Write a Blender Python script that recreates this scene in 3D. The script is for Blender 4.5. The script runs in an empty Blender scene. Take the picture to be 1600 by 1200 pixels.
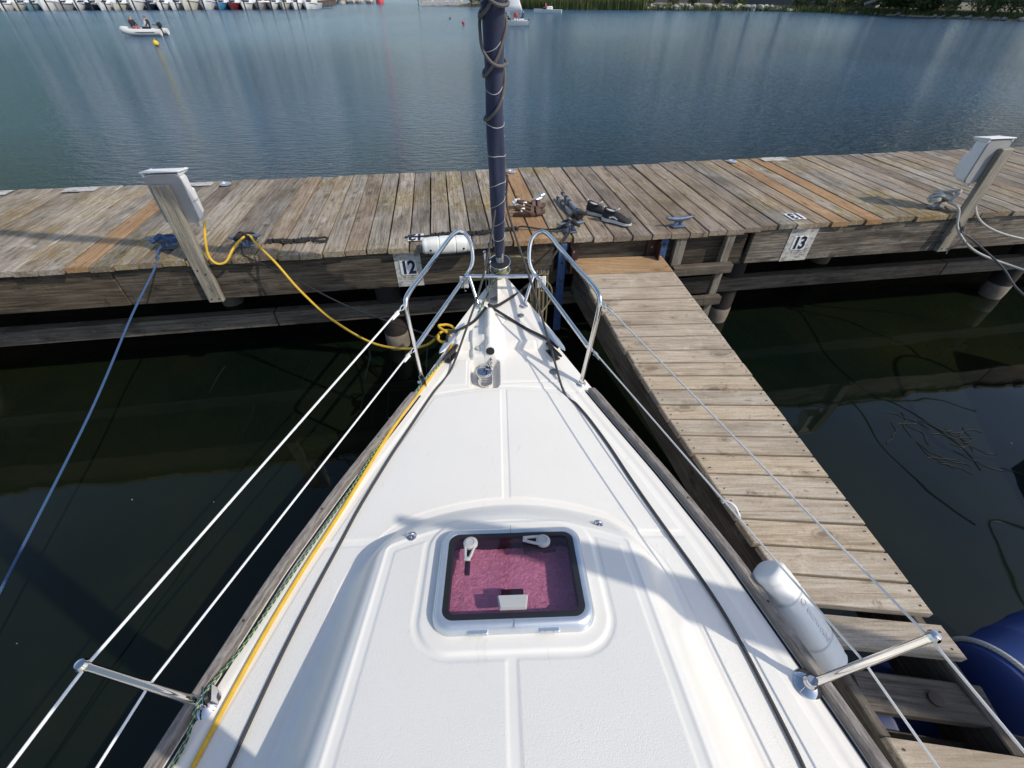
import bpy, bmesh, math, random
import numpy as np
from mathutils import Vector, Matrix, Quaternion
R = math.radians
random.seed(7)
rng = np.random.default_rng(7)
scene = bpy.context.scene
COL = scene.collection

# ------------------------------------------------------------------ camera, sky, sun, exposure
cam_d = bpy.data.cameras.new('camera')
cam_d.sensor_width = 36.0
cam_d.lens = 15.3
cam_d.clip_start = 0.03
cam_d.clip_end = 6000
cam = bpy.data.objects.new('camera', cam_d)
cam.location = (0, 0, 2.45)
cam.rotation_euler = (R(48), 0, 0)
COL.objects.link(cam)
scene.camera = cam

SUN_EL = R(45)
SUN_H = Vector((0.89, -0.45)).normalized()          # horizontal direction towards the sun
world = bpy.data.worlds.new('World'); scene.world = world; world.use_nodes = True
wn = world.node_tree; bg = wn.nodes['Background']
sky = wn.nodes.new('ShaderNodeTexSky'); sky.sky_type = 'NISHITA'; sky.sun_disc = False
sky.sun_elevation = SUN_EL; sky.sun_rotation = math.atan2(SUN_H.x, SUN_H.y)
sky.air_density = 1.0; sky.dust_density = 1.3; sky.ozone_density = 1.0
wn.links.new(sky.outputs[0], bg.inputs[0]); bg.inputs[1].default_value = 0.15
sun_d = bpy.data.lights.new('sun', 'SUN'); sun_d.energy = 2.7; sun_d.angle = R(0.55); sun_d.color = (1, 0.925, 0.80)
sun = bpy.data.objects.new('sun', sun_d); COL.objects.link(sun)
sdir = Vector((SUN_H.x*math.cos(SUN_EL), SUN_H.y*math.cos(SUN_EL), math.sin(SUN_EL)))
sun.rotation_euler = (-sdir).to_track_quat('-Z', 'Y').to_euler()
sun.location = (6, -4, 12)
scene.view_settings.view_transform = 'Standard'; scene.view_settings.look = 'None'
scene.view_settings.exposure = 0.20; scene.view_settings.gamma = 1.0
scene.view_settings.use_curve_mapping = False
scene.cycles.max_bounces = 8; scene.cycles.transparent_max_bounces = 12
scene.cycles.sample_clamp_indirect = 4.0

# ------------------------------------------------------------------ helpers
def tag(o, label=None, cat=None, group=None, kind=None):
    if label: o['label'] = label
    if cat: o['category'] = cat
    if group: o['group'] = group
    if kind: o['kind'] = kind
    return o
def empty(name, loc, rz=0, label=None, cat=None, group=None):
    o = bpy.data.objects.new(name, None); o.empty_display_size = 0.1
    o.location = loc; o.rotation_euler = (0, 0, rz); COL.objects.link(o)
    return tag(o, label, cat, group)
def crom(pts, k=8, closed=False):
    P = [Vector(p) for p in pts]; n = len(P); out = []
    if n < 3 or k <= 1: return P
    rr = range(n if closed else n-1)
    for i in rr:
        if closed: a, b, c, d = P[i-1], P[i], P[(i+1) % n], P[(i+2) % n]
        else:
            b, c = P[i], P[i+1]
            a = P[i-1] if i > 0 else b*2-c
            d = P[i+2] if i+2 < n else c*2-b
        for j in range(k):
            t = j/k; t2 = t*t; t3 = t2*t
            out.append(0.5*((2*b)+(c-a)*t+(2*a-5*b+4*c-d)*t2+(3*b-a-3*c+d)*t3))
    if not closed: out.append(P[-1])
    return out
class MB:
    def __init__(s): s.v = []; s.f = []; s.m = []; s.uv = {}
    def add(s, vs, fs, m=0):
        o = len(s.v); s.v += [tuple(v) for v in vs]
        for f in fs: s.f.append(tuple(i+o for i in f)); s.m.append(m)
    def box(s, c, sz, rot=None, m=0, ch=0.0):
        x, y, z = sz[0]/2, sz[1]/2, sz[2]/2
        if ch <= 0:
            vs = [Vector(p) for p in [(-x,-y,-z),(x,-y,-z),(x,y,-z),(-x,y,-z),(-x,-y,z),(x,-y,z),(x,y,z),(-x,y,z)]]
            fs = [(3,2,1,0),(4,5,6,7),(0,1,5,4),(1,2,6,5),(2,3,7,6),(3,0,4,7)]
        else:
            ch = min(ch, x*.9, y*.9, z*.9); vs = []
            for (zz, i) in ((-z, ch), (-z+ch, 0), (z-ch, 0), (z, ch)):
                xx, yy = x-i, y-i; q = ch
                vs += [Vector(p) for p in [(-xx+q,-yy,zz),(xx-q,-yy,zz),(xx,-yy+q,zz),(xx,yy-q,zz),(xx-q,yy,zz),(-xx+q,yy,zz),(-xx,yy-q,zz),(-xx,-yy+q,zz)]]
            fs = [tuple(range(7,-1,-1)), tuple(range(24,32))]
            for k in range(3):
                for i in range(8):
                    j = (i+1) % 8; fs.append((k*8+i, k*8+j, k*8+8+j, k*8+8+i))
        if rot is not None: vs = [rot @ v for v in vs]
        c = Vector(c); s.add([v+c for v in vs], fs, m)
    def rings(s, rings, m=0, cap=True, closed=False, ring_closed=True):
        n = len(rings[0]); o = len(s.v)
        for r in rings: s.v += [tuple(p) for p in r]
        K = len(rings)
        for k in range(K if closed else K-1):
            a = o+k*n; b = o+((k+1) % K)*n
            for i in range(n if ring_closed else n-1):
                j = (i+1) % n; s.f.append((a+i, a+j, b+j, b+i)); s.m.append(m)
        if cap and not closed:
            s.f.append(tuple(o+i for i in range(n-1,-1,-1))); s.m.append(m)
            s.f.append(tuple(o+(K-1)*n+i for i in range(n))); s.m.append(m)
    def tube(s, pts, r, n=8, m=0, k=8, closed=False, cap=True, flat=None):
        P = crom(pts, k, closed); L = len(P)
        T = []
        for i in range(L):
            if closed: t = P[(i+1) % L]-P[i-1]
            else: t = P[min(i+1, L-1)]-P[max(i-1, 0)]
            T.append(t.normalized() if t.length > 1e-9 else Vector((0,0,1)))
        up = Vector((0,0,1)) if abs(T[0].z) < .9 else Vector((0,1,0))
        N = (up-T[0]*up.dot(T[0])).normalized(); rg = []; dist = 0; o = len(s.v)
        for i in range(L):
            if i:
                q = T[i-1].rotation_difference(T[i]); N = (q @ N); N = (N-T[i]*N.dot(T[i])).normalized()
                dist += (P[i]-P[i-1]).length
            B = T[i].cross(N)
            rad = r(i/(L-1)) if callable(r) else r
            ring = []
            for j in range(n):
                a = 2*math.pi*j/n
                ca, sa = math.cos(a), math.sin(a)
                if flat: sa *= flat[0]; ca *= flat[1]
                ring.append(P[i]+(N*ca+B*sa)*rad)
                s.uv[o+i*n+j] = (dist, j/n)
            rg.append(ring)
        s.rings(rg, m, cap and not closed, closed)
    def lathe(s, prof, c=(0,0,0), n=16, rot=None, m=0, cap=True):
        rg = []; c = Vector(c)
        for (r, z) in prof:
            ring = [Vector((r*math.cos(2*math.pi*j/n), r*math.sin(2*math.pi*j/n), z)) for j in range(n)]
            if rot is not None: ring = [rot @ p for p in ring]
            rg.append([p+c for p in ring])
        s.rings(rg, m, cap)
    def build(s, name, mats, parent=None, smooth=True, loc=None, rot=None, flip=False):
        me = bpy.data.meshes.new(name); me.from_pydata(s.v, [], s.f)
        if not isinstance(mats, (list, tuple)): mats = [mats]
        for mt in mats: me.materials.append(mt)
        if any(s.m): me.polygons.foreach_set('material_index', s.m)
        if s.uv:
            ul = me.uv_layers.new(name='UVMap'); li = np.zeros(len(me.loops), dtype=np.int32)
            me.loops.foreach_get('vertex_index', li)
            tab = np.zeros((len(s.v), 2), dtype=np.float32)
            for k, u in s.uv.items(): tab[k] = u
            ul.data.foreach_set('uv', tab[li].ravel())
        bm = bmesh.new(); bm.from_mesh(me); bmesh.ops.recalc_face_normals(bm, faces=bm.faces); bm.to_mesh(me); bm.free()
        if smooth:
            me.polygons.foreach_set('use_smooth', [True]*len(me.polygons))
            try: me.set_sharp_from_angle(angle=R(38))
            except Exception: pass
        return link(name, me, parent, loc, rot)
def link(name, me, parent=None, loc=None, rot=None):
    o = bpy.data.objects.new(name, me); COL.objects.link(o)
    if parent: o.parent = parent
    if loc is not None: o.location = loc
    if rot is not None: o.rotation_euler = rot
    return o
def rope(name, pts, r, mat, parent=None, n=8, k=8, label=None, cat=None, group=None):
    b = MB(); b.tube(pts, r, n=n, k=k); o = b.build(name, mat, parent)
    return tag(o, label, cat, group)
def sstep(a, b, x):
    t = np.clip((x-a)/(b-a), 0, 1); return t*t*(3-2*t)

# ------------------------------------------------------------------ materials
def newmat(name):
    m = bpy.data.materials.new(name); m.use_nodes = True
    return m, m.node_tree, m.node_tree.nodes['Principled BSDF']
class NT:
    def __init__(s, nt): s.nt = nt
    def n(s, t, **kw):
        x = s.nt.nodes.new('ShaderNode'+t)
        for k, v in kw.items():
            if k == 'ins':
                for a, b in v.items():
                    if hasattr(b, 'is_linked') or isinstance(b, bpy.types.NodeSocket): s.nt.links.new(b, x.inputs[a])
                    else: x.inputs[a].default_value = b
            else: setattr(x, k, v)
        return x
    def mixc(s, fac, a, b, mode='MIX'):
        x = s.nt.nodes.new('ShaderNodeMix'); x.data_type = 'RGBA'; x.blend_type = mode
        for i, v in ((0, fac), (6, a), (7, b)):
            if isinstance(v, bpy.types.NodeSocket): s.nt.links.new(v, x.inputs[i])
            else: x.inputs[i].default_value = v if i == 0 or len(v) == 4 else (*v, 1)
        return x.outputs[2]
    def math(s, op, a, b=0.0, clamp=False):
        x = s.nt.nodes.new('ShaderNodeMath'); x.operation = op; x.use_clamp = clamp
        for i, v in ((0, a), (1, b)):
            if isinstance(v, bpy.types.NodeSocket): s.nt.links.new(v, x.inputs[i])
            else: x.inputs[i].default_value = v
        return x.outputs[0]
    def ramp(s, fac, stops):
        x = s.nt.nodes.new('ShaderNodeValToRGB'); cr = x.color_ramp
        while len(cr.elements) < len(stops): cr.elements.new(0.5)
        for e, (p, c) in zip(cr.elements, stops):
            e.position = p; e.color = c if len(c) == 4 else (*c, 1)
        s.nt.links.new(fac, x.inputs[0]); return x.outputs[0]
    def noise(s, vec, scale, detail=4, rough=.55, dist=0.0):
        x = s.n('TexNoise'); x.inputs['Scale'].default_value = scale; x.inputs['Detail'].default_value = detail
        x.inputs['Roughness'].default_value = rough; x.inputs['Distortion'].default_value = dist
        if vec is not None: s.nt.links.new(vec, x.inputs['Vector'])
        return x.outputs[0]
    def bump(s, h, strength, dist):
        x = s.n('Bump'); x.inputs['Strength'].default_value = strength; x.inputs['Distance'].default_value = dist
        s.nt.links.new(h, x.inputs['Height']); return x.outputs[0]
    def scalev(s, vec, sc):
        x = s.n('VectorMath'); x.operation = 'MULTIPLY'; s.nt.links.new(vec, x.inputs[0]); x.inputs[1].default_value = sc
        return x.outputs[0]
def plain(name, col, rough=.5, metal=0.0, var=.12, vs=8.0, bump=0.0, bs=60.0, coat=0.0, spec=None):
    m, nt, p = newmat(name); t = NT(nt)
    tc = t.n('TexCoord').outputs['Object']
    nz = t.noise(tc, vs, 5)
    lo = tuple(c*(1-var) for c in col); hi = tuple(min(1, c*(1+var)) for c in col)
    nt.links.new(t.ramp(nz, [(.3, lo), (.7, hi)]), p.inputs['Base Color'])
    p.inputs['Roughness'].default_value = rough; p.inputs['Metallic'].default_value = metal
    if coat: p.inputs['Coat Weight'].default_value = coat
    if spec is not None: p.inputs['Specular IOR Level'].default_value = spec
    if bump: nt.links.new(t.bump(t.noise(tc, bs, 3), bump, .002), p.inputs['Normal'])
    return m
def wood(name, dark, mid, light, along='y', moss=0.0, stain=.6, fresh=False, white=0.0, wvar=.35, worldstain=True, plane='xy'):
    m, nt, p = newmat(name); t = NT(nt)
    tc = t.n('TexCoord').outputs['Object']
    oi = t.n('ObjectInfo').outputs['Random']
    off = t.n('CombineXYZ', ins={0: t.math('MULTIPLY', oi, 37.0), 1: t.math('MULTIPLY', oi, 61.0), 2: t.math('MULTIPLY', oi, 13.0)}).outputs[0]
    ad = t.n('VectorMath', operation='ADD'); nt.links.new(tc, ad.inputs[0]); nt.links.new(off, ad.inputs[1])
    v = ad.outputs[0]
    ax = {'x': (1.0, 22, 22), 'y': (22, 1.0, 22), 'z': (22, 22, 1.0)}[along]
    ax2 = {'x': (2.0, 9, 9), 'y': (9, 2.0, 9), 'z': (9, 9, 2.0)}[along]
    g1 = t.noise(t.scalev(v, ax), 3.0, 8, .62, .25)
    g2 = t.noise(t.scalev(v, ax), 11.0, 4, .6, .1)
    g = t.math('ADD', t.math('MULTIPLY', g1, .68), t.math('MULTIPLY', g2, .32))
    c = t.ramp(g, [(.34, dark), (.49, mid), (.66, light)])
    # knots: ringed dark spots
    sv = t.n('SeparateXYZ', ins={0: v}).outputs
    pa, pb = {'xy': (0, 1), 'xz': (0, 2)}[plane]
    ka, kb2 = {'x': (3.2, 8.0), 'y': (8.0, 3.2), 'z': (8.0, 3.2)}[along]
    warp = t.math('MULTIPLY', t.math('SUBTRACT', t.noise(v, 9.0, 3), .5), .35)
    kv = t.n('CombineXYZ', ins={0: t.math('ADD', t.math('MULTIPLY', sv[pa], ka), warp), 1: t.math('ADD', t.math('MULTIPLY', sv[pb], kb2), warp), 2: 0.0}).outputs[0]
    vo = t.n('TexVoronoi', feature='F1', voronoi_dimensions='2D'); nt.links.new(kv, vo.inputs['Vector']); vo.inputs['Scale'].default_value = 1.0
    kc = t.n('SeparateXYZ', ins={0: vo.outputs['Color']}).outputs[0]
    kd = t.math('DIVIDE', vo.outputs['Distance'], t.math('MAXIMUM', t.math('MULTIPLY', t.math('SUBTRACT', kc, .45), 1.6), .02))
    kn = t.ramp(kd, [(.10, (1, 1, 1)), (.17, (.25, .25, .25)), (.24, (.55, .55, .55)), (.34, (0, 0, 0))])
    c = t.mixc(t.math('MULTIPLY', kn, .7), c, tuple(x*.45 for x in dark))
    cr = t.noise(t.scalev(v, tuple(q*(1.6 if q > 2 else .55) for q in ax)), 5.0, 3, .5, .6)
    ck = t.ramp(cr, [(.30, (1, 1, 1)), (.37, (0, 0, 0))])
    c = t.mixc(t.math('MULTIPLY', ck, .6), c, tuple(x*.35 for x in dark))
    fl_ = t.noise(v, 140.0, 2, .6)
    c = t.mixc(.35, c, t.ramp(fl_, [(.3, (.55, .55, .55)), (.7, (1.25, 1.25, 1.25))]), 'MULTIPLY')
    # stains in patches
    s1 = t.noise(t.scalev(v, ax2), .9, 6, .65)
    sm = t.ramp(s1, [(.50, (0, 0, 0)), (.68, (1, 1, 1))])
    c = t.mixc(t.math('MULTIPLY', sm, stain), c, tuple(x*.55 for x in dark))
    if worldstain:
        gp = t.n('NewGeometry').outputs['Position']
        w1 = t.noise(gp, 1.1, 5, .6)
        wm = t.ramp(w1, [(.50, (0, 0, 0)), (.66, (1, 1, 1))])
        c = t.mixc(t.math('MULTIPLY', wm, .52), c, (dark[0]*.8, dark[1]*.78, dark[2]*.72))
        w3 = t.noise(gp, 11.0, 5, .75, .4)
        c = t.mixc(t.math('MULTIPLY', t.ramp(w3, [(.60, (0, 0, 0)), (.68, (1, 1, 1))]), .55), c, (dark[0]*.55, dark[1]*.5, dark[2]*.45))
        w2 = t.noise(gp, 7.0, 6, .7)
        wl = t.ramp(w2, [(.58, (0, 0, 0)), (.72, (1, 1, 1))])
        c = t.mixc(t.math('MULTIPLY', wl, .35), c, tuple(min(1, x*1.35) for x in light))
    if moss:
        gp = t.n('NewGeometry').outputs['Position']
        m1 = t.noise(gp, .95, 4, .6); m2 = t.noise(t.scalev(v, ax2), 7.0, 5, .7)
        mm = t.math('MULTIPLY', t.ramp(m1, [(.47, (0, 0, 0)), (.58, (1, 1, 1))]), t.ramp(m2, [(.46, (0, 0, 0)), (.6, (1, 1, 1))]))
        c = t.mixc(t.math('MULTIPLY', mm, moss), c, (.24, .165, .03))
    if white:
        w1 = t.noise(t.scalev(v, ax2), 3.0, 6, .7)
        c = t.mixc(t.math('MULTIPLY', t.ramp(w1, [(.42, (0, 0, 0)), (.58, (1, 1, 1))]), white), c, (.62, .62, .60))
    # piece-to-piece variation
    tint = t.ramp(oi, [(0, (1-wvar, 1-wvar, 1-wvar)), (.35, (1, .985, .96)), (.6, (1-wvar*.5, 1-wvar*.56, 1-wvar*.62)), (.8, (1.0, .94, .86)), (1, (1+wvar*.4, 1+wvar*.38, 1+wvar*.35))])
    c = t.mixc(1.0, c, tint, 'MULTIPLY')
    nt.links.new(c, p.inputs['Base Color']); p.inputs['Roughness'].default_value = .82
    p.inputs['Specular IOR Level'].default_value = .25
    hh = t.math('SUBTRACT', g, t.math('MULTIPLY', kn, .15))
    nt.links.new(t.bump(hh, .75, .006), p.inputs['Normal'])
    return m
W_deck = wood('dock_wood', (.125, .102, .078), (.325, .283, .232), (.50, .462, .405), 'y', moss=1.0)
W_deck2 = wood('dock_wood_brown', (.125, .095, .07), (.29, .235, .185), (.43, .375, .31), 'y', moss=.4)
W_new = wood('new_wood', (.24, .135, .068), (.37, .23, .12), (.46, .32, .20), 'y', stain=.3, wvar=.12)
W_fing = wood('finger_wood', (.30, .235, .168), (.455, .385, .30), (.56, .505, .425), 'x', stain=.5, wvar=.22)
W_fnew = wood('finger_new_wood', (.27, .16, .08), (.40, .26, .14), (.48, .36, .23), 'x', stain=.2, wvar=.1)
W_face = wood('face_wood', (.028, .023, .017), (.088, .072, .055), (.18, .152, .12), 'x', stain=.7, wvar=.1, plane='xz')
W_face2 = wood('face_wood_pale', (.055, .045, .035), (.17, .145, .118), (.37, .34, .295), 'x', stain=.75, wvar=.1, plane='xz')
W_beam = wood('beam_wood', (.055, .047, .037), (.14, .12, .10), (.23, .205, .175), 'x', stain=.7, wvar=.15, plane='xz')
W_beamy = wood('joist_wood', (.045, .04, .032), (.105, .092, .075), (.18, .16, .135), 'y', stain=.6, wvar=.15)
W_post = wood('post_wood', (.15, .14, .115), (.30, .275, .225), (.40, .375, .315), 'z', stain=.4, wvar=.12, worldstain=False, plane='xz')
W_ladz = wood('ladder_wood', (.10, .09, .075), (.24, .22, .185), (.36, .34, .295), 'z', stain=.4, wvar=.15, plane='xz')
W_teak = None
def teakmat():
    m, nt, p = newmat('weathered_teak'); t = NT(nt)
    uv = t.n('UVMap').outputs[0]
    g = t.noise(t.scalev(uv, (6, 30, 1)), 3.0, 7, .65)
    c = t.ramp(g, [(.3, (.085, .072, .064)), (.5, (.20, .178, .16)), (.7, (.34, .31, .28))])
    nt.links.new(c, p.inputs['Base Color']); p.inputs['Roughness'].default_value = .8
    nt.links.new(t.bump(g, .6, .003), p.inputs['Normal']); return m
W_teak = teakmat()
M_nail = plain('nail_rust', (.06, .045, .038), .7, .4)
def gelcoat():
    m, nt, p = newmat('gelcoat'); t = NT(nt)
    tc = t.n('TexCoord').outputs['Object']
    at = t.n('Attribute', attribute_name='nonskid').outputs['Fac']
    n1 = t.noise(tc, 2.3, 6, .6); n2 = t.noise(tc, 38.0, 5, .7)
    d = t.math('MULTIPLY', t.ramp(n1, [(.45, (0, 0, 0)), (.72, (1, 1, 1))]), .45)
    c = t.mixc(d, (.80, .775, .72), (.68, .65, .585))
    c = t.mixc(t.math('MULTIPLY', at, .65), c, (.70, .685, .645))
    sp = t.ramp(n2, [(.66, (0, 0, 0)), (.76, (1, 1, 1))])
    c = t.mixc(t.math('MULTIPLY', sp, .22), c, (.45, .42, .36))
    st = t.ramp(t.noise(tc, 260.0, 2, .5), [(.70, (0, 0, 0)), (.78, (1, 1, 1))])
    c = t.mixc(t.math('MULTIPLY', t.math('MULTIPLY', st, sp), .8), c, (.25, .22, .18))
    sc = t.noise(t.scalev(tc, (3, 1, 1)), 9.0, 7, .75, 1.5)
    c = t.mixc(t.math('MULTIPLY', t.ramp(sc, [(.60, (0, 0, 0)), (.70, (1, 1, 1))]), .22), c, (.42, .39, .33))
    nt.links.new(c, p.inputs['Base Color'])
    nt.links.new(t.math('ADD', t.math('MULTIPLY', at, .28), .30), p.inputs['Roughness'])
    vo = t.n('TexVoronoi', feature='F1'); nt.links.new(tc, vo.inputs['Vector']); vo.inputs['Scale'].default_value = 300
    hb = t.math('MULTIPLY', t.math('ADD', t.math('MULTIPLY', vo.outputs['Distance'], -1.0), t.math('MULTIPLY', n2, .5)), at)
    nt.links.new(t.bump(hb, .42, .0014), p.inputs['Normal'])
    return m
M_gel = gelcoat()
M_white = plain('white_plastic', (.78, .78, .765), .38, var=.04, vs=3)
M_fender = plain('fender_vinyl', (.76, .76, .725), .42, var=.06, vs=6)
M_box = plain('box_plastic', (.77, .77, .76), .45, var=.04, vs=5)
M_boxback = plain('box_back_plate', (.30, .30, .30), .6, var=.1)
M_steel = plain('stainless', (.80, .775, .74), .10, 1.0, var=.03, vs=20)
M_chrome = plain('chrome', (.58, .58, .60), .07, 1.0, var=.02)
M_alu = plain('anodised_aluminium', (.62, .66, .70), .34, .75, var=.04, vs=30)
M_alu2 = plain('dull_aluminium', (.36, .37, .38), .42, .9, var=.15, vs=30)
M_black = plain('black_rubber', (.012, .012, .014), .5, var=.2)
M_blackpl = plain('black_plastic', (.02, .02, .022), .35, var=.2)
M_grey = plain('grey_plastic', (.44, .44, .43), .45, var=.06)
M_cleat = plain('painted_cleat', (.09, .12, .185), .5, .2, var=.25, vs=40, bump=.2)
M_blue = plain('blue_steel', (.05, .10, .235), .55, .1, var=.25, vs=14, bump=.3)
M_brown = plain('red_oxide_steel', (.05, .022, .02), .6, .2, var=.3, vs=20)
M_barrel = plain('blue_drum_plastic', (.014, .038, .16), .55, var=.12, vs=6)
M_pile = plain('dark_pile', (.03, .022, .02), .7, var=.4, vs=8, bump=.5)
M_conc = plain('pale_concrete', (.20, .17, .135), .85, var=.2, vs=14, bump=.5)
M_navy_num = plain('navy_paint', (.012, .018, .05), .5, var=.2)
M_sign = plain('sign_white', (.74, .74, .72), .45, var=.08, vs=30)
def ropemat(name, a, b, pitch=60.0, thr=.5, bstr=.6, twist=3.0):
    m, nt, p = newmat(name); t = NT(nt)
    uv = t.n('UVMap').outputs[0]; sx = t.n('SeparateXYZ', ins={0: uv})
    ph = t.math('ADD', t.math('MULTIPLY', sx.outputs[0], pitch), t.math('MULTIPLY', sx.outputs[1], twist))
    fr = t.math('FRACT', ph)
    tri = t.math('ABSOLUTE', t.math('SUBTRACT', fr, .5))
    st = t.ramp(tri, [(thr*.5-.04, (0, 0, 0)), (thr*.5+.04, (1, 1, 1))])
    c = t.mixc(st, a, b)
    nz = t.noise(t.n('TexCoord').outputs['Object'], 24, 4)
    c = t.mixc(t.math('MULTIPLY', nz, .5), c, tuple(x*.55 for x in a))
    nt.links.new(c, p.inputs['Base Color']); p.inputs['Roughness'].default_value = .8
    fr2 = t.math('ABSOLUTE', t.math('SUBTRACT', t.math('FRACT', t.math('MULTIPLY', ph, 2.0)), .5))
    nt.links.new(t.bump(fr2, bstr, .003), p.inputs['Normal'])
    return m
M_ryel = ropemat('yellow_cable', (.70, .43, .035), (.72, .45, .04), 20, .5, .05, 0)
M_rblk = ropemat('black_rope', (.016, .016, .018), (.028, .028, .03), 90)
M_rgry = ropemat('dark_grey_sheet', (.045, .045, .05), (.075, .075, .08), 120)
M_rbrn = ropemat('grey_brown_line', (.10, .095, .09), (.17, .16, .15), 90)
M_rgrn = ropemat('green_white_line', (.010, .085, .045), (.50, .52, .30), 42, .68, .3, 1.0)
M_rblu = ropemat('blue_rope', (.035, .085, .19), (.06, .125, .27), 70)
M_rwht = ropemat('white_rope', (.50, .48, .43), (.60, .58, .53), 70)
M_rtan = ropemat('tan_rope', (.20, .17, .09), (.27, .23, .13), 70)
M_lifew = plain('white_coated_wire', (.74, .74, .73), .35, var=.05)
M_wire = plain('steel_wire', (.62, .61, .59), .35, .3, var=.08, vs=60)
def sailmat():
    m, nt, p = newmat('navy_canvas'); t = NT(nt)
    tc = t.n('TexCoord').outputs['Object']
    n1 = t.noise(tc, 5, 5); n2 = t.noise(tc, 260, 2)
    c = t.ramp(n1, [(.3, (.009, .015, .046)), (.7, (.019, .028, .078))])
    nt.links.new(c, p.inputs['Base Color']); p.inputs['Roughness'].default_value = .75
    p.inputs['Sheen Weight'].default_value = .15
    nt.links.new(t.bump(t.math('ADD', t.math('MULTIPLY', n1, 6.0), n2), .35, .006), p.inputs['Normal']); return m
M_sail = sailmat()
M_stitch = plain('white_stitching', (.45, .45, .45), .7)
def watermat():
    m, nt, p = newmat('harbour_water'); t = NT(nt)
    gp = t.n('NewGeometry').outputs['Position']
    sx = t.n('SeparateXYZ', ins={0: gp})
    X, Y = sx.outputs[0], sx.outputs[1]
    # ruffled open water beyond the dock, sheltered calm water in the slips
    yd = t.math('SUBTRACT', Y, t.math('MULTIPLY', X, .142))
    mr = t.n('MapRange', ins={0: yd, 1: 4.2, 2: 7.5, 3: 0.0, 4: 1.0}).outputs[0]
    w1 = t.noise(t.scalev(gp, (1.0, 2.6, 1)), 2.6, 4, .6, .3)
    w2 = t.noise(t.scalev(gp, (1.0, 2.0, 1)), 11.0, 3, .55, .2)
    pv_ = t.n('VectorMath', operation='ADD'); nt.links.new(gp, pv_.inputs[0]); pv_.inputs[1].default_value = (173.0, 55.0, 0)
    pat = t.noise(t.scalev(pv_.outputs[0], (1.0, .32, 1)), .045, 3, .5, .4)
    pm = t.n('MapRange', ins={0: pat, 1: .36, 2: .62, 3: .35, 4: 1.15}).outputs[0]
    hgt = t.math('MULTIPLY', t.math('ADD', w1, t.math('MULTIPLY', w2, .30)), t.math('MULTIPLY', mr, pm))
    calm = t.math('MULTIPLY', t.noise(gp, 1.1, 2, .5), .035)
    nt.links.new(t.bump(t.math('ADD', hgt, calm), 1.0, .29), p.inputs['Normal'])
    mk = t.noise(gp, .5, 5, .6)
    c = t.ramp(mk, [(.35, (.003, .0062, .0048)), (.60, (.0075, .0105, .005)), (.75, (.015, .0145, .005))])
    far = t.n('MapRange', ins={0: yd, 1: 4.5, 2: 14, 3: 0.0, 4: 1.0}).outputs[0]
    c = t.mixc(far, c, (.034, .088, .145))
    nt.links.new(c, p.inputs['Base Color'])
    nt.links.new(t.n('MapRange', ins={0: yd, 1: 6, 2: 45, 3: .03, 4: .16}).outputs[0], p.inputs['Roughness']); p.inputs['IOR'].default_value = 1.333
    return m
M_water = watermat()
def glassmat():
    m, nt, p = newmat('pink_tinted_acrylic'); t = NT(nt)
    out = nt.nodes['Material Output']
    tr = t.n('BsdfTransparent'); tr.inputs[0].default_value = (.945, .73, .83, 1)
    gl = t.n('BsdfGlossy'); gl.inputs['Roughness'].default_value = .03; gl.inputs[0].default_value = (1, 1, 1, 1)
    lw = t.n('LayerWeight'); fr = t.math('ADD', t.math('MULTIPLY', t.math('POWER', lw.outputs['Facing'], 4.0), .5), .035)
    mx = t.n('MixShader'); nt.links.new(fr, mx.inputs[0]); nt.links.new(tr.outputs[0], mx.inputs[1]); nt.links.new(gl.outputs[0], mx.inputs[2])
    nt.links.new(mx.outputs[0], out.inputs['Surface']); return m
M_glass = glassmat()
def foilmat():
    m, nt, p = newmat('crinkled_foil'); t = NT(nt)
    tc = t.n('TexCoord').outputs['Object']
    n1 = t.noise(tc, 26, 7, .72, 1.2); n2 = t.noise(tc, 70, 4, .7, 2.0)
    c = t.ramp(n2, [(.35, (.62, .60, .60)), (.6, (.85, .84, .83))])
    nt.links.new(c, p.inputs['Base Color']); p.inputs['Metallic'].default_value = .1; p.inputs['Roughness'].default_value = .4
    nt.links.new(t.bump(t.math('ADD', n1, t.math('MULTIPLY', n2, .4)), .9, .022), p.inputs['Normal']); return m
M_foil = foilmat()
def leafmat(name, a, b):
    m, nt, p = newmat(name); t = NT(nt)
    gp = t.n('NewGeometry').outputs['Position']
    oi = t.n('ObjectInfo').outputs['Random']
    n1 = t.noise(gp, 1.3, 4, .6); n2 = t.noise(gp, 9.0, 2)
    c = t.ramp(t.math('ADD', t.math('MULTIPLY', n1, .6), t.math('MULTIPLY', n2, .4)), [(.35, a), (.65, b)])
    c = t.mixc(t.math('MULTIPLY', oi, .35), c, (b[0]*1.2, b[1]*.95, b[2]*.6))
    nt.links.new(c, p.inputs['Base Color']); p.inputs['Roughness'].default_value = .7
    p.inputs['Specular IOR Level'].default_value = .2
    return m
M_leaf = leafmat('foliage', (.040, .066, .024), (.105, .150, .058))
M_leaf2 = leafmat('pale_foliage', (.07, .095, .045), (.16, .185, .090))
M_reed = leafmat('reed_green', (.055, .085, .035), (.13, .165, .065))
M_bark = plain('bark', (.07, .055, .04), .9, var=.3, vs=10, bump=.6)
M_ground = plain('shore_ground', (.15, .135, .085), .95, var=.45, vs=.6, bump=.4, bs=2)
M_sand = plain('shore_sand', (.33, .27, .19), .95, var=.2, vs=.8)
M_rock = plain('boulder_stone', (.30, .28, .25), .9, var=.3, vs=1.8, bump=.6, bs=6)
M_rockl = plain('pale_boulder_stone', (.42, .39, .34), .9, var=.3, vs=1.8, bump=.6, bs=6)
M_red = plain('red_paint', (.50, .045, .05), .5, var=.1)
M_wallc = plain('seawall', (.10, .075, .065), .9, var=.3, vs=.7)
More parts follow.
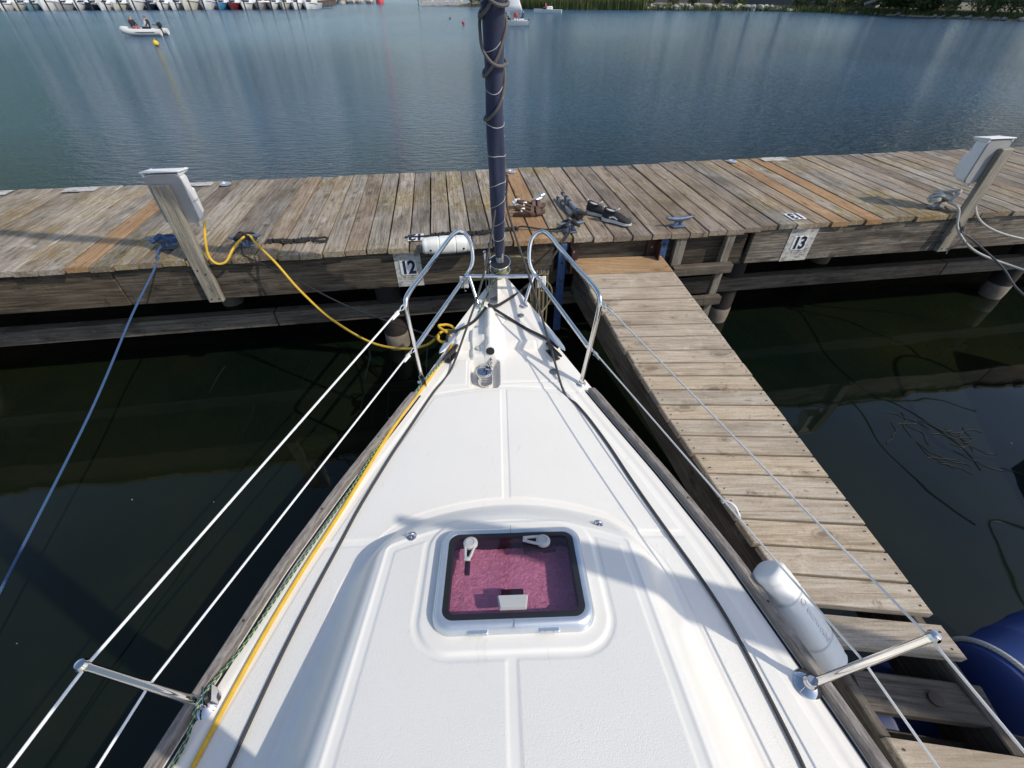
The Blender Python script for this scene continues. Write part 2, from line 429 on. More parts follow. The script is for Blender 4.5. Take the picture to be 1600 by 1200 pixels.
M_road = plain('asphalt', (.09, .09, .092), .9, var=.15, vs=1)
M_hullw = plain('white_hull', (.76, .77, .77), .3, var=.03, vs=1)
M_hullc = plain('cream_hull', (.62, .60, .52), .35, var=.05, vs=1)
M_hullb = plain('sky_blue_hull', (.09, .28, .52), .3, var=.05, vs=1)
M_hullr = plain('dark_red_hull', (.22, .03, .035), .3, var=.08, vs=1)
M_hulln = plain('navy_hull', (.014, .022, .05), .3, var=.08, vs=1)
M_hullt = plain('teal_hull', (.16, .28, .34), .35, var=.05, vs=1)
M_hullg = plain('grey_hull', (.36, .37, .37), .4, var=.05, vs=1)
M_win = plain('dark_window', (.015, .018, .022), .12, var=.1)
M_cover = plain('navy_cover', (.02, .032, .085), .8, var=.2)
M_coverg = plain('grey_cover', (.30, .32, .31), .85, var=.12)
M_sailc = plain('sailcloth', (.66, .68, .72), .6, var=.04, vs=.6)
M_pvc = plain('inflatable_pvc', (.62, .62, .60), .5, var=.04, vs=2)
M_skin = plain('skin', (.42, .25, .17), .6, var=.08)
M_hair = plain('hair', (.02, .016, .013), .7)
M_clothk = plain('black_cloth', (.018, .018, .022), .85, var=.2)
M_clothw = plain('white_cloth', (.68, .68, .68), .85, var=.06)
M_clothr = plain('red_cloth', (.50, .12, .10), .85, var=.1)
M_clothb = plain('blue_cloth', (.05, .08, .18), .85, var=.1)
M_yel = plain('yellow_float', (.72, .50, .03), .5, var=.06)
M_flecks = plain('floating_flecks', (.55, .52, .44), .8, var=.3)
M_leather = plain('brown_leather', (.085, .045, .028), .6, var=.25, vs=40, bump=.4, bs=200)
M_mesh = plain('black_mesh_fabric', (.020, .020, .021), .85, var=.3, vs=60, bump=.5, bs=400)
M_sole = plain('white_foam_sole', (.52, .52, .52), .65, var=.08, vs=30)
M_tri = plain('tripod_grey', (.30, .31, .33), .4, .5, var=.15)
def paintmat():
    m, nt, p = newmat('flaking_white_paint'); t = NT(nt)
    tc = t.n('TexCoord').outputs['Object']
    a = t.noise(t.scalev(tc, (3, 12, 12)), 3.0, 7, .7); b = t.noise(tc, 30, 4, .7)
    f = t.ramp(t.math('ADD', t.math('MULTIPLY', a, .6), t.math('MULTIPLY', b, .4)), [(.40, (0, 0, 0)), (.52, (1, 1, 1))])
    c = t.mixc(f, (.17, .145, .115), (.50, .49, .46))
    nt.links.new(c, p.inputs['Base Color']); p.inputs['Roughness'].default_value = .8
    nt.links.new(t.bump(f, .4, .002), p.inputs['Normal']); return m
M_paint = paintmat()

# ------------------------------------------------------------------ water
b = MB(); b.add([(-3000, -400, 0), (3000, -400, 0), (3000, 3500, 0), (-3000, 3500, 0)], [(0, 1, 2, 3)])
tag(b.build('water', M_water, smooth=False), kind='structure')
b = MB()
for i in range(34):
    x = random.uniform(-4, 4.5); y = random.uniform(0.2, 2.6)
    s_ = random.uniform(.003, .008); a = random.uniform(0, 6.28)
    ca, sa = math.cos(a)*s_, math.sin(a)*s_
    b.add([(x+ca, y+sa, .004), (x-sa*.5, y+ca*.5, .007), (x-ca, y-sa, .004), (x+sa*.5, y-ca*.5, .004)], [(0, 1, 2, 3)])
o = b.build('floating_flecks', M_flecks, smooth=False)
tag(o, 'tiny pale leaf flecks floating on the dark slip water', 'debris', kind='stuff')

# ------------------------------------------------------------------ dock
A8 = R(8.1)
def D(s, w, z): return Vector((s*math.cos(A8)-w*math.sin(A8), 3.09+s*math.sin(A8)+w*math.cos(A8), z))
dock = empty('wooden_dock', (0, 3.09, 0), A8, 'long weathered wooden dock crossing the picture behind the bow', 'dock')
PW = .1500; ZD = 1.10
def plank_mesh(name, w, l, th, mat, wob, gap_nails=True):
    b = MB(); rg = []; r2 = random.Random(hash(name) % 999)
    seg = 4
    for k in range(seg+1):
        y = l*k/seg; dx = r2.uniform(-wob, wob); dz = r2.uniform(-wob, wob)*.8
        e = .004; x = w/2
        rg.append([(-x+dx, y, -th+dz), (x+dx, y, -th+dz), (x+dx, y, -e+dz), (x-e+dx, y, dz), (-x+e+dx, y, dz), (-x+dx, y, -e+dz)])
    b.rings(rg)
    for yy in (.06, l*.36, l*.66, l-.07):
        for xx in (-w*.27, w*.27):
            x0, y0 = xx+r2.uniform(-.01, .01), yy+r2.uniform(-.012, .012); rr = .0048
            vs = [(x0+rr*math.cos(a), y0+rr*math.sin(a), .0035) for a in [i*math.pi/3 for i in range(6)]]
            b.add(vs, [(0, 1, 2, 3, 4, 5)], 1)
    me_o = b.build(name, [mat, M_nail], smooth=False)
    me = me_o.data; bpy.data.objects.remove(me_o); return me
PM = {}
for key, mt in (('a', W_deck), ('b', W_deck2), ('n', W_new)):
    PM[key] = [plank_mesh('plank_%s%d' % (key, i), PW-.010, 1.74, .038, mt, .0018) for i in range(4)]
new_at = [-2.92, .11, .25, 2.69, 2.98]
brown_at = {.82, .97, 1.12, 1.27, 1.42, 1.57, 1.72, 1.87, 3.9, 4.05, 4.9, -1.06}
NP = 0
s_ = -6.52
while s_ < 9.2:
    key = 'a'
    if any(abs(s_-q) < PW*.5 for q in new_at): key = 'n'
    elif any(abs(s_-q) < PW*.5 for q in brown_at) or random.random() < .12: key = 'b'
    o = link('plank', random.choice(PM[key]), dock, (s_, -.035+random.uniform(-.014, .012)-(.03 if s_ > .6 and s_ < 1.95 else 0), ZD+random.uniform(-.003, .003)), (random.uniform(-.002, .002), random.uniform(-.012, .012), random.uniform(-.004, .004)))
    s_ += PW
    NP += 1
def dbox(name, s0, s1, w0, w1, z0, z1, mat, parent=dock, ch=.006, sm=False):
    b = MB(); c = Vector(((s0+s1)/2, (w0+w1)/2, (z0+z1)/2)); b.box((0, 0, 0), (s1-s0, w1-w0, z1-z0), ch=ch)
    return b.build(name, mat, parent, smooth=sm, loc=c)
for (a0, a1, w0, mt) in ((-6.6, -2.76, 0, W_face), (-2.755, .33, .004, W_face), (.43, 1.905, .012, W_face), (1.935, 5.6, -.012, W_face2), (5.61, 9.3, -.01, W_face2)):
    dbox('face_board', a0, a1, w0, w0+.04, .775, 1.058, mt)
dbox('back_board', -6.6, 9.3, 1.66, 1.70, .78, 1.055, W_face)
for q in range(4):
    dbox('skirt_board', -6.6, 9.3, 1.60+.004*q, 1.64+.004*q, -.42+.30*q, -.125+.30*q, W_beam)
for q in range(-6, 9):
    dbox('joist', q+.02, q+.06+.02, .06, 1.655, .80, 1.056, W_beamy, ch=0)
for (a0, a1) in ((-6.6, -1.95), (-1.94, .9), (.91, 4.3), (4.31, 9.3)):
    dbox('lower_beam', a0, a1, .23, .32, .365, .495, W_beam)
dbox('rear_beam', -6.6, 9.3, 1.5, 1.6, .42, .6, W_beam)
for q, mm in ((-4.6, 0), (-1.02, 0), (2.12, 0), (5.3, 0), (8.2, 0), (-2.8, 1), (.6, 1), (4.0, 1)):
    w = .34 if mm == 0 else 1.35
    b = MB(); b.lathe([(.104, -.06), (.105, .88), (.09, .89)], n=20); pl = b.build('pile', M_pile, dock, loc=(q, w, .20))
    b = MB(); b.lathe([(.100, -2.0), (.102, 0.0), (.107, .06), (.107, .15), (.1, .16)], n=20); b.build('pile_collar', M_conc, pl, loc=(0, 0, -.2))
    dbox('pile_cap', q-.15, q+.15, w-.1, w+.1, .64, .80, W_beam)
# flaking white paint behind the berth numbers, worn white paint on the far edge
def sheet(name, s0, s1, z0, z1, w, mat, lean=0):
    b = MB(); b.box((0, 0, 0), (s1-s0, .004, z1-z0)); return b.build(name, mat, dock, smooth=False, loc=((s0+s1)/2, w, (z0+z1)/2))
sheet('paint_patch', -.872, -.68, .777, 1.056, .0015, M_paint)
sheet('paint_patch', 2.25, 2.485, .777, 1.056, -.0145, M_paint)
for (a0, a1, w0, w1) in ((-3.9, -3.62, 1.55, 1.67), (-2.9, -2.62, 1.56, 1.66), (2.95, 3.22, 1.55, 1.67), (-4.8, -4.35, 1.55, 1.67)):
    b = MB(); b.box((0, 0, 0), (a1-a0, w1-w0, .003)); b.build('paint_patch', M_paint, dock, smooth=False, loc=((a0+a1)/2, (w0+w1)/2, ZD+.0085))
for (q, w) in ((-2.5, 1.58), (.22, 1.58), (2.6, 1.6)):
    b = MB(); b.lathe([(.05, 0), (.05, .006), (.03, .014), (.028, .006)], n=16); b.build('deck_light', M_alu, dock, loc=(q, w, ZD+.006))

# ------------------------------------------------------------------ number signs
def digits(txt, h):
    cu = bpy.data.curves.new('numerals', 'FONT'); cu.body = txt; cu.size = h*1.40; cu.extrude = .0012; cu.offset = .0042
    cu.align_x = 'CENTER'; cu.align_y = 'CENTER'; cu.space_character = .92
    o = bpy.data.objects.new('numerals', cu); COL.objects.link(o)
    dg = bpy.context.evaluated_depsgraph_get(); me = bpy.data.meshes.new_from_object(o.evaluated_get(dg))
    bpy.data.objects.remove(o); me.materials.clear(); return me
def sign(txt, s, w, z, rot, label, sz=(.118, .118)):
    e = empty('number_sign', D(s, w, z), 0, label, 'sign'); e.rotation_euler = rot
    b = MB(); b.box((0, 0, .002), (sz[0], sz[1], .005), ch=.0015); b.build('plate', M_sign, e, smooth=False)
    for (x, y) in ((-.05, -.05), (.05, -.05), (-.05, .05), (.05, .05)):
        b = MB(); b.lathe([(.003, 0), (.003, .0015)], n=8); b.build('screw', M_alu2, e, loc=(x*sz[0]/.118, y*sz[1]/.118, .0045))
    me = digits(txt, .094); me.materials.append(M_navy_num)
    n = link('numerals', me, e, (0, 0, .006)); n.scale = (.88, 1.08, 1)
    return e
sign('12', -.777, -.002, .93, (R(90), 0, A8), 'white twelve plate screwed to the dock face left of the bow')
sign('13', 2.36, -.018, .93, (R(90), 0, A8-.05), 'white thirteen plate screwed to the dock face right of the ladder')
sign('12', -.70, .115, ZD+.006, (0, 0, A8+math.pi), 'white twelve plate lying upside down on the planks by the long fender', (.115, .115))
sign('13', 2.315, .095, ZD+.006, (0, 0, A8+math.pi), 'white thirteen plate lying upside down on the planks near the ladder', (.13, .118))

# ------------------------------------------------------------------ power posts
def power_post(s, w, tilt, label, side):
    e = empty('power_post', D(s, w, .78), A8, label, 'power post')
    e.rotation_euler = (R(-1.5), R(tilt), A8)
    b = MB(); b.box((0, 0, .40), (.10, .042, .80), ch=.005); p = b.build('post', W_post, e, smooth=False)
    for (x, z) in ((-.02, .03), (.03, .03), (.02, .22), (-.02, .25)):
        b = MB(); b.lathe([(.006, 0), (.006, .003)], n=8, rot=Matrix.Rotation(R(90), 3, 'X')); b.build('screw', M_nail, p, loc=(x, -.0215, z))
    # backing plate and box behind the post (on the dock side)
    def rr(w, h, r, y):
        out = []
        for (cx, cz, a0) in ((w/2-r, h/2-r, 0), (-w/2+r, h/2-r, 90), (-w/2+r, -h/2+r, 180), (w/2-r, -h/2+r, 270)):
            for k in range(5):
                a = R(a0+k*22.5); out.append((cx+r*math.cos(a), y, cz+r*math.sin(a)))
        return out
    b = MB(); b.rings([rr(.20, .29, .03, .022), rr(.20, .29, .03, .034)]); b.build('back_plate', M_boxback, e, loc=(side*.035, 0, .70))
    b = MB(); b.rings([rr(.205, .295, .03, .034), rr(.20, .29, .03, .10), rr(.185, .27, .03, .125), rr(.17, .25, .03, .13)])
    bx = b.build('box', M_box, e, loc=(side*.035, 0, .70))
    b = MB(); b.rings([rr(.19, .17, .02, .12), rr(.185, .165, .02, .150), rr(.16, .14, .02, .165)]); b.build('lid', M_box, bx, loc=(0, 0, -.04))
    b = MB(); b.box((0, .085, .158), (.225, .13, .008), Matrix.Rotation(R(-6), 3, 'X'), ch=.002); b.box((-.1, .085, .149), (.006, .12, .02)); b.box((.1, .085, .149), (.006, .12, .02)); b.build('hood', M_box, bx, smooth=False)
    b = MB(); b.box((.1045*1, .08, -.02), (.002, .08, .006)); b.build('seam', M_grey, bx, smooth=False)
    b = MB(); b.lathe([(.016, -.04), (.016, .01), (.022, .012), (.022, .03)], n=12); b.build('inlet', M_box, bx, loc=(.05, .10, -.15))
    return e
power_post(-2.165, -.03, 0, 'weathered post with white power box and yellow cable, left of berth 12', .5)
power_post(3.745, -.035, 0, 'weathered post with white power box right of berth 13', -1.7)

# ------------------------------------------------------------------ cleats on the dock
def cleat(s, w, rz, label, L=.21, mat=M_cleat, z=ZD+.004, group=None):
    e = empty('mooring_cleat', D(s, w, z), A8+rz, label, 'cleat', group)
    b = MB(); b.box((0, 0, .006), (.105, .065, .014), ch=.004); b.build('base', mat, e)
    for x in (-.024, .024):
        b = MB(); b.tube([(x*1.1, 0, .010), (x*.8, 0, .035), (x*1.0, 0, .052)], lambda t: .017-.004*math.sin(t*3.14), n=10, k=4, flat=(1, .8)); b.build('leg', mat, e)
    b = MB(); b.tube([(-L/2, 0, .070), (-L*.3, 0, .062), (0, 0, .057), (L*.3, 0, .062), (L/2, 0, .070)], lambda t: .0085+.0095*math.sin(math.pi*t), n=12, k=5); b.build('horn', mat, e)
    for x in (-.038, .038):
        b = MB(); b.lathe([(.006, 0), (.006, .005)], n=8); b.build('bolt', M_alu2, e, loc=(x, .018, .012))
    return e
cleat(-2.43, .19, .05, 'blue grey cleat with blue line, in the shadow of the left power box')
cleat(-1.88, .15, .1, 'cleat wrapped in black rope where the yellow cable crosses')
cleat(.45, .06, .08, 'blue grey cleat with black line beside the grey tripod')
cleat(1.30, .045, .02, 'bare blue grey cleat above the ladder')
cleat(3.60, .11, .0, 'cleat buried under coiled white rope by the right power post', mat=M_alu2)

# ------------------------------------------------------------------ ladder on the dock face
lad = empty('dock_ladder', D(1.5, -.06, 0), A8, 'grey wooden ladder hanging on the dock face right of the finger pier', 'ladder')
def lbox(name, c, sz, mat, par, ch=.004):
    b = MB(); b.box((0, 0, 0), sz, ch=ch); return b.build(name, mat, par, smooth=False, loc=c)
lbox('rail', (-.19, .02, .86), (.085, .04, .42), W_ladz, lad)
lbox('rail', (.215, .02, .42), (.07, .04, 1.28), W_ladz, lad)
lbox('rail', (-.19, .02, .20), (.07, .04, .80), W_ladz, lad)
for z in (.80, .505, .21): lbox('rung', (.02, -.035, z), (.50, .06, .075), W_beam, lad)

# ------------------------------------------------------------------ finger pier
fin = empty('finger_pier', (1.1, 2.0, 0), 0, 'narrow wooden finger pier along the right side of the boat', 'pier')
def FZ(y): return .905-.123*(3.2-y)
LA, LB = Vector((.487, 3.185)), Vector((1.168, .724))
RA, RB = Vector((1.176, 3.235)), Vector((1.692, .68))
def FL(t): p = LA.lerp(LB, t); return Vector((p.x-.05*math.sin(math.pi*min(max(t,0),1)), p.y, FZ(p.y)))
def FR(t): p = RA.lerp(RB, t); return Vector((p.x, p.y, FZ(p.y)))
FO = Vector((1.1, 2.0, 0))
def fplank(t0, t1, mat, th=.036, jl=0, jr=0):
    l0, l1, r0, r1 = FL(t0), FL(t1), FR(t0), FR(t1)
    ex = (r0-l0).normalized(); l0 = l0-ex*jl; l1 = l1-ex*jl; r0 = r0+ex*jr; r1 = r1+ex*jr
    g = .011/2; d0 = (l1-l0).normalized()*g; d1 = (r1-r0).normalized()*g
    q = [l0+d0, r0+d1, r1-d1, l1-d0]; c = (q[0]+q[1]+q[2]+q[3])/4
    e = .004; b = MB(); dn = Vector((0, 0, -th)); rg = []
    dz = [random.uniform(-.0025, .0025) for _ in range(4)]
    cx = lambda f, i: q[i]+(c-q[i]).normalized()*f
    b.rings([[q[i]-c+dn for i in range(4)], [q[i]-c+Vector((0, 0, -e+dz[i])) for i in range(4)], [cx(e*1.5, i)-c+Vector((0, 0, dz[i])) for i in range(4)]])
    for (i, j) in ((0, 3), (1, 2)):
        for f in (.25, .75):
            p0 = q[i].lerp(q[j], f)-c; inw = ex*(.03 if i == 0 else -.03); p0 = p0+inw+Vector((random.uniform(-.006, .006), 0, .0035)); rr = .0045
            b.add([p0+Vector((rr*math.cos(a), rr*math.sin(a), 0)) for a in [k*math.pi/3 for k in range(6)]], [(0, 1, 2, 3, 4, 5)], 1)
    ob = b.build('plank', [mat, M_nail], fin, smooth=False, loc=c-FO, rot=None)
    return ob
NF = 19
TB = [0, .086, .156, .21, .262, .316, .362, .413, .456, .499, .542, .586, .627, .67, .715, .761, .808, .856, .904, .954, 1.002]
for k in range(len(TB)-1):
    fplank(TB[k], TB[k+1], W_fnew if k == 0 else W_fing, jl=random.uniform(0, .012), jr=random.uniform(0, .004))
fplank(1.013, 1.013+1/NF*.93, W_fing)
fplank(1.170, 1.225, W_fing); fplank(1.228, 1.285, W_fing); fplank(1.288, 1.345, W_fing); fplank(1.348, 1.41, W_fing)
def fbar(name, p, q, wd, ht, mat, drop=.036, ext=0):
    p = Vector(p); q = Vector(q); d = (q-p); L = d.length
    rz = math.atan2(d.y, d.x); ry = -math.asin(d.z/L)
    b = MB(); b.box((0, 0, 0), (L, wd, ht), ch=.005); c = (p+q)/2
    return b.build(name, mat, fin, smooth=False, loc=c-FO, rot=(0, ry, rz))
def dn(v, z): return Vector((v.x, v.y, v.z-z))
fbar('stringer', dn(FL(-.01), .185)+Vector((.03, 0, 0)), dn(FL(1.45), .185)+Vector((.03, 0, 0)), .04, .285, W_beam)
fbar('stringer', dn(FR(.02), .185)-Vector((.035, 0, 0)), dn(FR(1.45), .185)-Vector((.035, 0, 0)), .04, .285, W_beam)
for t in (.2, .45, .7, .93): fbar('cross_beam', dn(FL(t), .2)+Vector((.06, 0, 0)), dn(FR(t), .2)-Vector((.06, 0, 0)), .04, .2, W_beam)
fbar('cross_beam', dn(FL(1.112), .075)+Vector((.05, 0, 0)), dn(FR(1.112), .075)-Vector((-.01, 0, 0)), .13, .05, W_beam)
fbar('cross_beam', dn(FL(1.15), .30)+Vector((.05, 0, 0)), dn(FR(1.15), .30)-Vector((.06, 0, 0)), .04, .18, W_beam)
b = MB(); b.lathe([(.019, 0), (.024, .0), (.024, .008), (.009, .010)], n=14); b.build('bolt_washer', M_nail, fin, loc=FL(1.112).lerp(FR(1.112), .62)-FO+Vector((0, 0, -.048)))
# float drum under the pier
def drum(c, ang, L, r):
    b = MB(); rot = Matrix.Rotation(ang, 3, 'Z') @ Matrix.Rotation(R(90), 3, 'Y')
    b.lathe([(r*.86, -L/2), (r*.97, -L/2+.012), (r, -L/2+.04), (r, -L*.18), (r*1.025, -L*.16), (r*1.025, -L*.13), (r, -L*.11), (r, L*.11), (r*1.025, L*.13), (r*1.025, L*.16), (r, L*.18), (r, L/2-.04), (r*.97, L/2-.012), (r*.86, L/2)], n=32, rot=rot)
    return b.build('float_drum', M_barrel, fin, loc=Vector(c)-FO)
drum((1.60, .44, .12), R(14), .62, .17)
drum((2.21, .575, .36), R(18), .62, .165)
b = MB(); rc = Vector((1.955, .493, .36)); ax = Vector((math.cos(R(18)), math.sin(R(18)), 0)); ay = Vector((-ax.y, ax.x, 0))
b.tube([rc+ay*(0.171*math.cos(a))+Vector((0, 0, 0.171*math.sin(a))) for a in [i*math.pi/12 for i in range(24)]], .011, closed=True, k=3); o = b.build('drum_lashing', M_rwht, fin); o.location = -FO
# hinge brackets
for (s, w0) in ((.385, -.02), (1.19, -.02)):
    b = MB(); b.box((0, 0, 0), (.062, .014, .78 if s < 1 else .45), ch=.003)
    p0 = D(s, w0, .66 if s < 1 else .83); o = b.build('bracket_bar', M_blue, fin, smooth=False, loc=p0-FO, rot=(0, 0, A8))
    for z in (.05, .15, .3):
        bb = MB(); bb.lathe([(.011, 0), (.011, .008)], n=6, rot=Matrix.Rotation(R(90), 3, 'X')); bb.build('bolt', M_nail, o, smooth=False, loc=(0, -.007, (.39 if s < 1 else .22)-z))
for s in (.475, 1.10):
    b = MB(); b.box((0, 0, 0), (.075, .012, .26), ch=.002); b.box((-.033 if s < 1 else .033, -.05, -.02), (.008, .09, .2))
    o = b.build('hinge_plate', M_brown, fin, smooth=False, loc=D(s, .0, .955)-FO, rot=(0, 0, A8))
    bb = MB(); bb.lathe([(.010, 0), (.010, .008)], n=6, rot=Matrix.Rotation(R(90), 3, 'X')); bb.build('bolt', M_alu2, o, smooth=False, loc=(.0, -.006, .02))
b = MB(); b.tube([FL(.82)+Vector((-.01, .0, -.02)), FL(.825)+Vector((-.03, 0, .02)), FL(.835)+Vector((-.005, -.01, .035)), FL(.845)+Vector((.02, -.02, -.01))], .006, k=6); o = b.build('plastic_strap', M_white, fin); o.location = -FO

# ------------------------------------------------------------------ sailboat
YAW = R(2.0)
boat = empty('sailboat', (0, .4, 0), YAW, 'white sailboat foredeck in the foreground, bow pointing at the dock', 'sailboat')
def W2B(p):
    x, y, z = p; y -= .4
    return Vector((x*math.cos(YAW)+y*math.sin(YAW), -x*math.sin(YAW)+y*math.cos(YAW), z))
YB = np.array([-5.2, -4.5, -3, -1.5, 0, .2, .4, .8, 1.18, 1.68, 2.1, 2.42, 2.55, 2.60])
BB = np.array([1.15, 1.25, 1.36, 1.35, 1.14, 1.09, 1.035, .915, .755, .505, .30, .135, .062, .03])
_ys = np.linspace(-5.2, 2.6, 1561); _bs = np.interp(_ys, YB, BB)
_k = np.hanning(71); _k /= _k.sum(); _pad = np.pad(_bs, 35, mode='reflect', reflect_type='odd'); _bs2 = np.convolve(_pad, _k, mode='valid')
_bs2 = np.where(_ys > 2.45, _bs*sstep(2.45, 2.52, _ys)+_bs2*(1-sstep(2.45, 2.52, _ys)), _bs2)
def hb(y): return np.interp(y, _ys, _bs2)
def z0(y):
    q = np.asarray(y, float)-.4
    return np.where(q > 0, .74+.0173*q+.0459*q*q, .74+.0173*q)
def rrect(x, y, cx, cy, hx, hy, r):
    qx = np.abs(x-cx)-hx+r; qy = np.abs(y-cy)-hy+r
    return np.sqrt(np.maximum(qx, 0)**2+np.maximum(qy, 0)**2)+np.minimum(np.maximum(qx, qy), 0)-r
def polyd(x, y, pts):
    d = np.full(np.shape(x), 9.0)
    for (ax, ay), (bx, by) in zip(pts[:-1], pts[1:]):
        vx, vy = bx-ax, by-ay; t = np.clip(((x-ax)*vx+(y-ay)*vy)/(vx*vx+vy*vy), 0, 1)
        d = np.minimum(d, np.hypot(x-ax-t*vx, y-ay-t*vy))
    return d
def roof_d(x, y):
    w = .70-.165*(y-.19); w = np.where(y < -.3, .781+0*y, w)
    yF = 1.045-.13*(x/.55)**2
    dx = w-np.abs(x); dy = yF-y; r = .17
    a = np.maximum(r-dx, 0); c = np.maximum(r-dy, 0)
    return np.where((dx < r) & (dy < r), r-np.sqrt(a*a+c*c), np.minimum(dx, dy))
HX, HYc, HHX, HHY = 0.010, .659, .250, .187      # hatch centre and half size
lid = [(-.01, 1.765), (.30, 1.775), (.325, 1.80), (.21, 2.0), (.10, 2.20), (.05, 2.24), (.0, 2.16)]
def deck(x, y):
    x = np.asarray(x, float); y = np.asarray(y, float)
    b = hb(y); z = z0(y)+.048*np.minimum(b, 1)*(1-(x/np.maximum(b, .02))**2)
    ax = np.abs(x); ns = np.zeros_like(z)
    d = roof_d(x, y)
    Hh = .100+.21*np.clip(1-y, -.2, 1.2); bw = .22-.12*(y-.19)
    t = np.clip(d/bw, 0, 1); z = z+Hh*(.55*t*t*(3-2*t)+.45*np.sin(t*math.pi/2))
    z = z+.0035*np.exp(-((d-bw-.004)/.006)**2)                    # raised bead along the roof edge
    ge = b-ax
    z = z+.006*sstep(.115, .085, ge)                            # slightly raised gunwale margin
    hd = rrect(x, y, HX, HYc, HHX, HHY, .06)
    z = z+.007*sstep(.056, .042, hd)                            # hatch pad
    e = .006
    def panel(m): return sstep(0, e, m)
    roofp = np.minimum.reduce([d-bw-.036, np.abs(x)-.013, hd-.066])
    p1 = panel(roofp)
    seam = np.minimum.reduce([-d-.03, np.abs(x)-.013+9*(y < .5), ge-.135, 1.715-.06*(x/.5)**2-y, np.maximum(np.abs(y-(.905+.1*0))-.012, 9*(ax < .3))])
    p2 = panel(seam)
    p3 = panel(np.minimum.reduce([polyd(x, y, lid)-.008, y-1.785, 2.19-y, x-.012, (.325-.115*0)-x-(y-1.80)*.575]))
    p4 = panel(np.minimum.reduce([y-1.76, 1.95-y, -.20-x, ge-.12]))
    ns = np.maximum.reduce([p1, p2, p3*.7, p4])
    z = z+.0030*np.maximum.reduce([p1, p2, p4])
    z = z-.004*np.exp(-(polyd(x, y, lid)/.005)**2)
    z = z-.0035*np.exp(-((y-(1.735-.06*(x/.5)**2))/.006)**2)*(ge > .1)
    # windlass well, block and spine on the bow
    wd = rrect(x, y, -.100, 1.838, .078, .098, .025); z = z-.052*sstep(.008, -.006, wd)
    bl = rrect(x, y, -.110, 2.03, .068, .085, .02); z = z+.028*sstep(.010, -.010, bl)
    sp = (2.30-y)/.10
    spine = .034+.030*np.clip((2.3-y)/.36, 0, 1)*0
    rx = (x+.068)/spine
    hh = .075*np.sqrt(np.maximum(1-rx*rx, 0))*np.sqrt(np.clip((2.29-y)/.08, 0, 1))*sstep(1.938, 1.950, y)
    fl = .02*np.exp(-(np.maximum(np.abs(x+.068)-.03, 0)/.03)**2)*sstep(2.31, 2.22, y)*sstep(1.94, 1.96, y)
    z = z+np.maximum(hh, fl)
    ns = ns*(1-sstep(.02, 0, wd))*(1-sstep(.02, 0, bl))
    return z, ns
def dz(x, y):      # deck height at one point of the boat
    return float(deck(np.array([x]), np.array([y]))[0][0])
rows = np.concatenate([np.arange(-5.0, -.1, .1), np.arange(-.1, .12, .02), np.arange(.12, 2.599, .0045), [2.60]])
NC = 441
us = np.linspace(-1, 1, NC)
YY = np.repeat(rows[:, None], NC, 1); XX = us[None, :]*(hb(rows)[:, None])
ZZ, NS = deck(XX, YY)
V = np.stack([XX, YY-.4, ZZ], -1).reshape(-1, 3)
nr = len(rows); idx = np.arange(nr*NC).reshape(nr, NC)
F = np.stack([idx[:-1, :-1], idx[:-1, 1:], idx[1:, 1:], idx[1:, :-1]], -1).reshape(-1, 4)
# leave the opening under the hatch
fc = V[F].mean(1); hole = rrect(fc[:, 0], fc[:, 1]+.4, HX, HYc, HHX-.03, HHY-.03, .05) < 0
F = F[~hole]
me = bpy.data.meshes.new('deck')
me.vertices.add(len(V)); me.vertices.foreach_set('co', V.astype(np.float32).ravel())
me.loops.add(F.size); me.loops.foreach_set('vertex_index', F.astype(np.int32).ravel())
me.polygons.add(len(F)); me.polygons.foreach_set('loop_start', np.arange(0, F.size, 4, dtype=np.int32))
me.polygons.foreach_set('use_smooth', np.ones(len(F), dtype=bool))
at = me.attributes.new('nonskid', 'FLOAT', 'POINT'); at.data.foreach_set('value', NS.astype(np.float32).ravel())
me.update(calc_edges=True); me.validate(); me.materials.append(M_gel)
link('deck', me, boat)
# hull sides
b = MB(); hr = []
for y in np.concatenate([np.linspace(-5.0, 2.4, 60), [2.5, 2.56, 2.6]]):
    w = float(hb(y)); z = float(z0(y)); fl = 1-.55*max(0, (y-1.0)/1.6)
    prof = [(1, 0, 0), (1.012, -.03, 0), (.985, -.2, -.02), (.93, -.45, -.07), (.80*fl, -.72, -.14), (.45*fl, -1.0, -.3), (0, -1.2, -.45)]
    left = [Vector((-w*a, y-.4+(dy if y > 1.5 else 0), z+dzz-(.002))) for a, dzz, dy in prof]
    right = [Vector((w*a, y-.4+(dy if y > 1.5 else 0), z+dzz-(.002))) for a, dzz, dy in prof[:-1]][::-1]
    hr.append(left+right)
b.rings(hr, cap=True, ring_closed=False); b.build('hull', M_hullw, boat)
